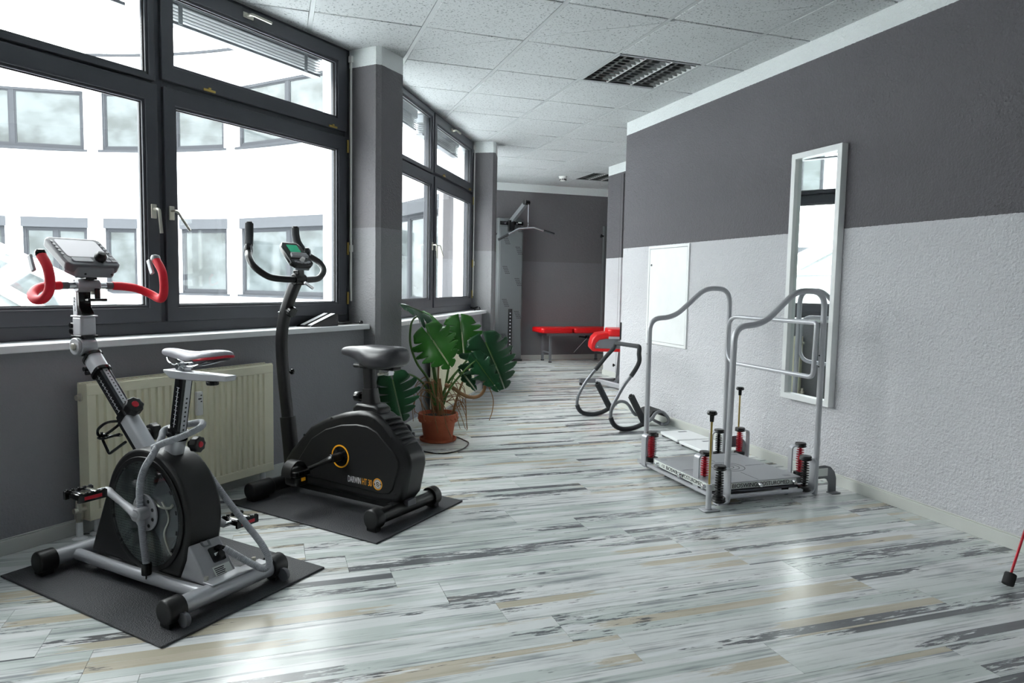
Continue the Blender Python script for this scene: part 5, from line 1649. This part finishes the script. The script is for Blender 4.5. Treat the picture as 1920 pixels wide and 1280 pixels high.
sl_ = MB().b2((-0.025, -0.212, 0.10), (0.035, -0.2, 0.76)).build('pin_slot', 'gloss_black', T, bevel=0.002)
for k in range(12):
    MB().b2((-0.004, -0.2135, 0.14 + k * 0.05), (0.014, -0.2115, 0.155 + k * 0.05)).build('pin_hole', 'chrome', sl_)
MB().cyl((-0.185, -0.10, 1.83), (-0.23, -0.10, 1.83), 0.012, n=10).lathe([(0, 0), (0.022, 0), (0.022, 0.016), (0, 0.02)], 12, axes((-0.225, -0.10, 1.83), (0, 1, 0), (0, 0, 1), (-1, 0, 0))).build('pin_knob', 'black', T)
A_, B_ = Vector((-0.015, -0.19, 1.985)), Vector((0.115, -0.52, 2.255))
u_ = (B_ - A_).normalized()
w_ = u_.cross(Vector((0, 0, 1))).normalized()
v_ = w_.cross(u_)
am = loft(MB(), [[q + w_ * a + v_ * b for a, b in ((-0.028, -0.03), (0.028, -0.03), (0.028, 0.03), (-0.028, 0.03))] for q in (A_, B_)]).build('pulley_arm', 'tower', T, bevel=0.003)
MB().b2((-0.055, -0.26, 1.86), (0.03, -0.2, 2.02)).build('arm_bracket', 'gloss_black', T, bevel=0.003)
MB().cyl(B_ + w_ * -0.04 + u_ * -0.01, B_ + w_ * 0.04 + u_ * -0.01, 0.035, n=18).build('pulley', 'gloss_black', am)
cb_ = Vector((0.13, -0.545, 0))
MB().tube([cb_ + Vector((0, 0, 2.22)), cb_ + Vector((0, 0, 1.98))], 0.005, 6).build('cable', 'silver', T)
ch = MB()
for k in range(3):
    c = cb_ + Vector((0, 0, 1.973 - k * 0.018))
    ch.tube([c + Vector((0.007 * math.cos(t) * (1 if k % 2 else 0), 0.007 * math.cos(t) * (0 if k % 2 else 1), 0.012 * math.sin(t))) for t in [2 * PI * i / 8 for i in range(8)]], 0.0022, 5, closed=True)
stuff(ch.build('chain', 'chrome', T))
lat = tag(MB().tube(fillet([(-0.285, -0.54, 1.726), (-0.005, -0.54, 1.882), (0.22, -0.54, 1.905), (0.52, -0.54, 1.83)], 0.015), 0.0125, 10).build('lat_bar', 'chrome'), 'bent chrome lat pulldown bar hanging from the cable tower', 'lat bar')
lat.location = T.location
MB().tube([(-0.30, -0.54, 1.718), (-0.155, -0.54, 1.799)], 0.017, 10).build('grip', 'foam', lat)
MB().tube([(0.525, -0.54, 1.829), (0.365, -0.54, 1.869)], 0.017, 10).build('grip', 'foam', lat)
MB().tube([Vector((0.13 + 0.012 * math.cos(t), -0.54, 1.903 + 0.014 * math.sin(t))) for t in [2 * PI * i / 12 for i in range(12)]], 0.004, 6, closed=True).build('eye', 'chrome', lat)
# slim wall rail at the right edge of the view
WRL = thing('pulley_rail', 'slim grey wall rail with black knob beside the recess corner', 'wall rail', (4.83, YB, 0))
MB().b2((-0.04, -0.07, 0.42), (0.12, -0.002, 2.02)).build('rail', 'tower', WRL, bevel=0.004)
MB().cyl((-0.04, -0.04, 1.87), (-0.075, -0.04, 1.87), 0.012, n=10).lathe([(0, 0), (0.024, 0), (0.024, 0.018), (0, 0.022)], 12, axes((-0.07, -0.04, 1.87), (0, 1, 0), (0, 0, 1), (-1, 0, 0))).build('knob', 'black', WRL)

# ================================================================ RED COUCHES
H = thing('massage_table', 'long red padded massage table on grey legs along the back wall', 'massage table', (3.63, 9.37, 0))
def cushion(name, x0, x1, y0, y1, z0, z1, par, r=0.05, m='red_leather'):
    return MB().prism(rrect(x0, y0, x1, y1, r, 5), lambda x, y: (x, y, z0), lambda x, y: (x, y, z1)).build(name, m, par, bevel=0.022, seg=4)
cushion('cushion', 0.0, 0.50, 0.0, 0.44, 0.425, 0.50, H)
cushion('cushion', 0.505, 1.90, 0.0, 0.44, 0.425, 0.50, H)
MB().ring(rect(0.09, 0.05, 1.82, 0.39), rect(0.12, 0.08, 1.79, 0.36), lambda x, y: (x, y, 0.385), lambda x, y: (x, y, 0.42)).build('frame', 'silver_dark', H, bevel=0.002)
for x in (0.16, 1.03, 1.72):
    for y in (0.07, 0.37):
        lg = MB().b2((x - 0.016, y - 0.016, 0.012), (x + 0.016, y + 0.016, 0.39)).build('leg', 'silver_dark', H, bevel=0.002)
        MB().b2((x - 0.019, y - 0.019, 0.0), (x + 0.019, y + 0.019, 0.014)).build('leg_cap', 'rubber', lg)
    MB().b2((x - 0.01, 0.08, 0.13), (x + 0.01, 0.36, 0.15)).build('cross_bar', 'silver_dark', H)
MB().tube([(0.72, 0.03, 0.36), (0.50, 0.0, 0.15)], 0.005, 6).build('lever', 'chrome', H)
MB().cyl((0.60, 0.05, 0.372), (0.86, 0.05, 0.352), 0.012, n=8).cyl((0.73, 0.05, 0.39), (0.73, 0.05, 0.34), 0.03, n=10).build('hinge_lock', 'gloss_black', H)
st = thing('footstool', 'small red padded block on grey feet half hidden behind the recess corner', 'stool', (4.53, 8.9, 0))
cushion('pad', 0.0, 0.30, 0.0, 0.30, 0.06, 0.20, st, 0.02)
for x in (0.04, 0.26):
    for y in (0.04, 0.26):
        MB().b2((x - 0.014, y - 0.014, 0), (x + 0.014, y + 0.014, 0.07)).build('leg', 'silver_dark', st)

G = thing('treatment_couch', 'red therapy couch with rolled grey sided end emerging behind the right wall', 'therapy couch', (3.30, 7.05, 0), R(-20))
# rolled foot end: a padded shell around a grey side panel, running on behind the wall
outer = [(0.55, 0.585), (0.16, 0.60), (0.075, 0.585), (0.03, 0.54), (0.008, 0.47), (0.006, 0.42), (0.03, 0.395), (0.55, 0.392)]
inner = [(0.55, 0.530), (0.17, 0.535), (0.10, 0.520), (0.07, 0.49), (0.055, 0.455), (0.055, 0.432), (0.068, 0.428), (0.55, 0.428)]
MB().ring(outer, inner, lambda x, z: (x, 0.0, z), lambda x, z: (x, 0.36, z)).build('rolled_cushion', 'red_leather', G, bevel=0.014, seg=3)
sp2 = MB().py([(p[0], p[1]) for p in inner], 0.012, 0.022).build('side_panel', 'silver_dark', G)
MB().py([(p[0], p[1]) for p in inner], 0.338, 0.348).build('side_panel', 'silver_dark', G)
MB().cyl((0.085, 0.012, 0.45), (0.085, 0.008, 0.45), 0.008, n=10).build('bolt', 'chrome', sp2)
cushion('seat_cushion', 0.19, 0.54, -0.02, 0.38, 0.565, 0.645, G, 0.05)
MB().b2((0.20, -0.012, 0.535), (0.54, 0.03, 0.562)).build('seat_rail', 'silver', G, bevel=0.003)
MB().cyl((0.30, -0.02, 0.51), (0.42, -0.02, 0.51), 0.012, n=8).cyl((0.40, -0.02, 0.48), (0.44, -0.02, 0.55), 0.012, n=8).build('tilt_lock', 'chrome', G)
def beam(name, a, b, w, h, m='silver_dark', par=G):
    a, b = Vector(a), Vector(b)
    t = (b - a).normalized()
    s = t.cross(Vector((0, 0, 1)))
    s = s.normalized() if s.length > 1e-4 else Vector((1, 0, 0))
    v = s.cross(t)
    return loft(MB(), [[q + s * i * w / 2 + v * j * h / 2 for i, j in ((-1, -1), (1, -1), (1, 1), (-1, 1))] for q in (a, b)]).build(name, m, par, bevel=0.003)
beam('column', (0.325, 0.13, 0.02), (0.36, 0.13, 0.43), 0.055, 0.05)
knob('column_knob', 'gloss_black', G, (0.285, 0.12, 0.235), (-1, 0, 0), 0.018, 0.018, 8)
knob('column_knob', 'gloss_black', G, (0.30, 0.12, 0.075), (-1, 0, 0), 0.016, 0.016, 8)
beam('strut', (0.27, 0.04, 0.03), (0.46, -0.03, 0.28), 0.05, 0.035)
beam('base_beam', tuple(Matrix.Rotation(R(20), 3, 'Z') @ Vector((-0.045, 0.15, 0.055))), tuple(Matrix.Rotation(R(20), 3, 'Z') @ Vector((0.60, 0.11, 0.045))), 0.06, 0.05)
beam('base_leg', tuple(Matrix.Rotation(R(20), 3, 'Z') @ Vector((0.14, 0.09, 0.055))), tuple(Matrix.Rotation(R(20), 3, 'Z') @ Vector((0.30, -0.41, 0.03))), 0.05, 0.045, 'silver')
for x, y in [tuple((Matrix.Rotation(R(20), 3, 'Z') @ Vector((a, b, 0))).xy) for a, b in ((-0.03, 0.15), (0.295, -0.395))]:
    MB().cyl((x, y, 0.0), (x, y, 0.032), 0.018, n=10).build('foot', 'rubber', G)

# ================================================================ RED ROD AT THE RIGHT EDGE
rd = thing('swing_rod', 'red flexible rod with black rubber end on the floor at the right wall', 'exercise rod', (2.622, 1.85, 0))
ax_ = Vector((0.08, 0.02, 0.135)).normalized()
o1 = Vector((0.0, 0.0, 0.012))
MB().lathe([(0, 0), (0.018, 0), (0.0205, 0.003), (0.0205, 0.042), (0.018, 0.046), (0, 0.046)], 20, axes(o1, ax_.orthogonal().normalized(), ax_.cross(ax_.orthogonal().normalized()), ax_)).build('rubber_end', 'rubber', rd)
MB().cyl(o1 + ax_ * 0.04, o1 + ax_ * 0.72, 0.0048, n=10).build('rod', 'red', rd)
MB().lathe([(0, 0), (0.018, 0), (0.0205, 0.003), (0.0205, 0.042), (0.018, 0.046), (0, 0.046)], 20, axes(o1 + ax_ * 0.70, ax_.orthogonal().normalized(), ax_.cross(ax_.orthogonal().normalized()), ax_)).build('rubber_end', 'rubber', rd)

# ================================================================ MONSTERA
PC = Vector((1.105, 4.84))
V0 = PC.normalized()
RT = Vector((V0.y, -V0.x))
N = thing('potted_monstera', 'large green split leaf monstera in a terracotta pot beside the second window', 'plant', (PC.x, PC.y, 0), math.atan2(RT.y, RT.x))
# local frame: x sideways to the right, y away from the viewing side, z up
MB().lathe([(0, 0.012), (0.100, 0.012), (0.118, 0.130), (0.121, 0.138), (0.136, 0.140), (0.139, 0.148), (0.141, 0.192), (0.138, 0.198), (0.128, 0.198), (0.124, 0.17), (0, 0.17)], 36).build('pot', 'terracotta', N)
rm = MB()
for k in range(22):
    a = 2 * PI * k / 22
    rm.tube([(0.1405 * math.cos(a + t), 0.1405 * math.sin(a + t), 0.163 + 0.008 * math.sin(q)) for t, q in ((-0.07, 0), (-0.035, PI / 2), (0.0, 0), (0.035, -PI / 2), (0.07, 0))], 0.0025, 5)
stuff(rm.build('relief_band', 'terracotta', N))
sc = tag(MB().lathe([(0, 0), (0.112, 0), (0.128, 0.006), (0.131, 0.022), (0.125, 0.024), (0.118, 0.011), (0, 0.0105)], 36).build('saucer', 'terracotta'), 'terracotta saucer under the monstera pot', 'saucer')
sc.location = (PC.x, PC.y, 0.0)
bm = MB()
bm.lathe([(0, 0.182), (0.05, 0.184), (0.09, 0.180), (0.124, 0.172)], 24)
bm.build('soil', 'soil', N)

def monstera_leaf(j, tip, up, width, m, lobes=6, droop=0.18, gap=0.42, seed=0, cup=0.10):
    """split leaf: junction j, tip point, facing up; lobes on both sides of the midrib separated by slits"""
    rng = random.Random(seed)
    J, Tp = Vector(j), Vector(tip)
    ax = Tp - J
    L = ax.length
    ax.normalize()
    up = Vector(up)
    nz = (up - ax * up.dot(ax)).normalized()
    sd = nz.cross(ax)
    bm = bmesh.new()
    uvl = bm.loops.layers.uv.new('UVMap')
    def place(u, v):
        """u along the midrib (0 junction, 1 tip), v sideways"""
        z = -droop * L * max(0, u) ** 2 + droop * L * 0.15 - cup * abs(v) ** 1.7 / max(width, 0.01) * 2.2 + 0.018 * math.sin(9 * u + 3 * seed) * abs(v) / width
        p = J + ax * (u * L) + sd * v + nz * z
        return p
    def half(u):
        """half width of the heart-shaped outline"""
        t = (u + 0.26) / 1.26
        return width * (max(0.0, math.sin(PI * min(1, max(0.001, t)) ** 0.72)) ** 0.75)
    for s in (-1, 1):
        # root positions of the lobes on the midrib and where they end on the outline
        roots = [(-0.02 + 0.98 * k / lobes) for k in range(lobes + 1)]
        ends = [-0.30 + 1.28 * (k / lobes) ** 0.92 for k in range(lobes + 1)]
        for k in range(lobes):
            r0, r1, e0, e1 = roots[k], roots[k + 1], ends[k], ends[k + 1]
            slit = gap - 0.14 + rng.uniform(-0.12, 0.1)
            if k == 0:
                slit = 0.9
            NV, NU = 7, 5
            grid = []
            for a in range(NV):
                f = a / (NV - 1)
                row = []
                shrink = 0.0
                if f > slit:
                    shrink = 0.36 * ((f - slit) / (1 - slit)) ** 0.55
                for b in range(NU):
                    g = b / (NU - 1)
                    gg = shrink + g * (1 - 2 * shrink) if k not in (0,) else shrink + g * (1 - 2 * shrink)
                    ur = r0 + (r1 - r0) * g
                    ue = e0 + (e1 - e0) * gg
                    um = ur + (ue - ur) * f ** 1.25
                    vend = half(ue) * (1.0 - 0.10 * (2 * g - 1) ** 2)
                    v = s * (0.004 + (vend - 0.004) * math.sin(f * PI / 2) ** 0.9)
                    row.append((bm.verts.new(place(um, v)), um, v))
                grid.append(row)
            for a in range(NV - 1):
                for b in range(NU - 1):
                    q = [grid[a][b], grid[a][b + 1], grid[a + 1][b + 1], grid[a + 1][b]]
                    try:
                        fc = bm.faces.new([x[0] for x in q])
                    except ValueError:
                        continue
                    for lp, x in zip(fc.loops, q):
                        lp[uvl].uv = (x[1], x[2] / width)
    bmesh.ops.remove_doubles(bm, verts=bm.verts[:], dist=0.0008)
    bmesh.ops.recalc_face_normals(bm, faces=bm.faces[:])
    for f in bm.faces:
        f.smooth = True
    me = bpy.data.meshes.new('leaf')
    bm.to_mesh(me)
    bm.free()
    me.materials.append(M[m])
    o = bpy.data.objects.new('leaf', me)
    COL.objects.link(o)
    o.parent = N
    so = o.modifiers.new('thickness', 'SOLIDIFY')
    so.thickness = 0.0012
    # midrib
    MB().tube([place(u, 0) + nz * 0.001 for u in [-0.02 + 0.1 * k for k in range(10)]], 0.0025, 6, radii=[0.0032 - 0.00022 * k for k in range(10)]).build('midrib', 'stem', o)
    return o
# (x sideways, y away, z)
monstera_leaf((-0.103, -0.20, 0.905), (-0.252, -0.33, 0.985), (0.40, -0.25, 1.0), 0.13, 'leaf', 5, 0.10, 0.5, 1)
monstera_leaf((-0.08, 0.02, 0.895), (0.03, -0.10, 0.83), (0.3, 0.25, 1.0), 0.085, 'leaf_bright', 4, 0.12, 0.5, 2)
monstera_leaf((-0.072, -0.16, 0.765), (0.085, -0.26, 0.545), (-0.25, -1.0, 0.55), 0.165, 'leaf_bright', 6, 0.12, 0.55, 3)
monstera_leaf((0.148, -0.02, 0.842), (0.175, -0.13, 0.615), (0.1, -1.0, 0.45), 0.165, 'leaf_bright', 6, 0.12, 0.42, 4)
monstera_leaf((0.318, -0.12, 0.700), (0.465, -0.22, 0.400), (0.25, -1.0, 0.55), 0.225, 'leaf', 7, 0.14, 0.40, 5)
monstera_leaf((0.250, -0.24, 0.600), (0.405, -0.30, 0.385), (-0.45, -1.0, 0.25), 0.085, 'leaf', 5, 0.10, 0.5, 6)
monstera_leaf((-0.292, -0.40, 0.480), (-0.228, -0.46, 0.212), (-0.15, -1.0, 0.42), 0.16, 'leaf', 6, 0.12, 0.38, 7)
monstera_leaf((0.165, -0.10, 0.500), (0.255, -0.15, 0.370), (-0.5, -1.0, 0.3), 0.045, 'leaf', 4, 0.2, 0.6, 8)
monstera_leaf((-0.07, 0.03, 0.70), (-0.12, -0.02, 0.60), (-0.6, -0.5, 0.5), 0.05, 'leaf', 4, 0.2, 0.6, 9)
def stalk(pts, r0, r1, m='stem', name='petiole'):
    s = spline(pts, 6)
    MB().tube(s, r0, 8, radii=[r0 + (r1 - r0) * k / (len(s) - 1) for k in range(len(s))]).build(name, m, N)
stalk([(-0.02, 0, 0.26), (-0.07, -0.01, 0.43), (-0.15, -0.03, 0.55), (-0.195, -0.04, 0.68), (-0.195, -0.05, 0.80), (-0.170, -0.13, 0.865), (-0.103, -0.20, 0.905)], 0.010, 0.006)
stalk([(0.0, 0, 0.22), (-0.03, -0.02, 0.45), (-0.06, -0.05, 0.65), (-0.082, -0.02, 0.80), (-0.08, 0.02, 0.895)], 0.009, 0.006)
stalk([(0.01, -0.02, 0.22), (-0.02, -0.06, 0.45), (-0.05, -0.12, 0.65), (-0.068, -0.145, 0.755)], 0.010, 0.006)
stalk([(0.03, 0.02, 0.22), (0.06, 0.04, 0.45), (0.10, 0.03, 0.66), (0.148, -0.02, 0.838)], 0.009, 0.006)
stalk([(0.02, 0.0, 0.30), (0.07, -0.03, 0.42), (0.17, -0.08, 0.55), (0.26, -0.11, 0.66), (0.318, -0.12, 0.703)], 0.010, 0.006)
stalk([(0.03, -0.02, 0.28), (0.10, -0.12, 0.42), (0.19, -0.21, 0.54), (0.250, -0.24, 0.598)], 0.009, 0.005)
stalk([(-0.02, 0.0, 0.25), (-0.10, -0.02, 0.40), (-0.19, -0.18, 0.49), (-0.26, -0.34, 0.50), (-0.292, -0.40, 0.480)], 0.009, 0.005)
stalk([(0.04, -0.02, 0.26), (0.08, -0.06, 0.40), (0.12, -0.09, 0.49), (0.165, -0.10, 0.50)], 0.005, 0.003)
stalk([(-0.02, 0.02, 0.2), (-0.035, 0.02, 0.3), (-0.05, 0.01, 0.42)], 0.026, 0.016, 'root', 'trunk')
stalk([(0.01, 0.0, 0.18), (0.02, -0.01, 0.3), (0.005, 0.0, 0.44)], 0.018, 0.011, 'root', 'trunk')
stalk([(0.0, -0.06, 0.17), (-0.004, -0.06, 0.35), (0.0, -0.05, 0.58)], 0.008, 0.006, 'root', 'trunk')
stalk([(0.05, -0.03, 0.40), (0.10, -0.07, 0.385), (0.16, -0.09, 0.345), (0.22, -0.10, 0.325), (0.28, -0.11, 0.335), (0.315, -0.11, 0.38), (0.318, -0.11, 0.44)], 0.015, 0.011, 'root', 'aerial_root')
stalk([(0.325, -0.11, 0.43), (0.355, -0.12, 0.38), (0.378, -0.12, 0.31), (0.372, -0.12, 0.23), (0.352, -0.12, 0.165)], 0.0035, 0.003, 'root', 'aerial_root')
stalk([(0.10, 0.05, 0.17), (0.14, 0.06, 0.32), (0.19, 0.05, 0.46), (0.22, 0.05, 0.52)], 0.009, 0.006, 'root', 'aerial_root')
rng = random.Random(11)
for k in range(26):                              # the tangle of thin roots over the rim
    a = rng.uniform(-PI, 0.25)
    r_ = rng.uniform(0.03, 0.09)
    x0, y0, z0 = 0.06 * math.cos(a), 0.06 * math.sin(a) - 0.01, rng.uniform(0.27, 0.42)
    ro = rng.uniform(0.13, 0.19)
    pts = [(x0, y0, z0), (x0 + r_ * math.cos(a), y0 + r_ * math.sin(a), z0 + rng.uniform(0.0, 0.05)), (ro * math.cos(a + 0.2), ro * math.sin(a + 0.2), z0 - rng.uniform(0.02, 0.10))]
    if k % 3 == 0:
        pts.append(((ro - 0.08) * math.cos(a + 0.5), (ro - 0.08) * math.sin(a + 0.5), 0.18))
    else:
        pts.append(((ro + 0.02) * math.cos(a + 0.45), (ro + 0.02) * math.sin(a + 0.45), max(0.02, z0 - rng.uniform(0.1, 0.26))))
    stalk(pts, 0.0032, 0.002, 'root', 'aerial_root')
stalk([(0.02, -0.08, 0.36), (0.035, -0.15, 0.27), (0.05, -0.165, 0.16), (0.085, -0.16, 0.07), (0.105, -0.15, 0.02)], 0.003, 0.002, 'root', 'aerial_root')
cd = tag(MB().tube(spline([(0.93, 4.83, 0.005), (0.92, 4.76, 0.005), (0.91, 4.66, 0.005), (0.95, 4.50, 0.005), (1.06, 4.43, 0.005), (1.20, 4.52, 0.005), (1.285, 4.68, 0.005), (1.275, 4.80, 0.005), (1.255, 4.90, 0.005)], 8), 0.0045, 8).build('cable', 'gloss_black'), 'thin black cable looping on the floor around the terracotta pot', 'cable')
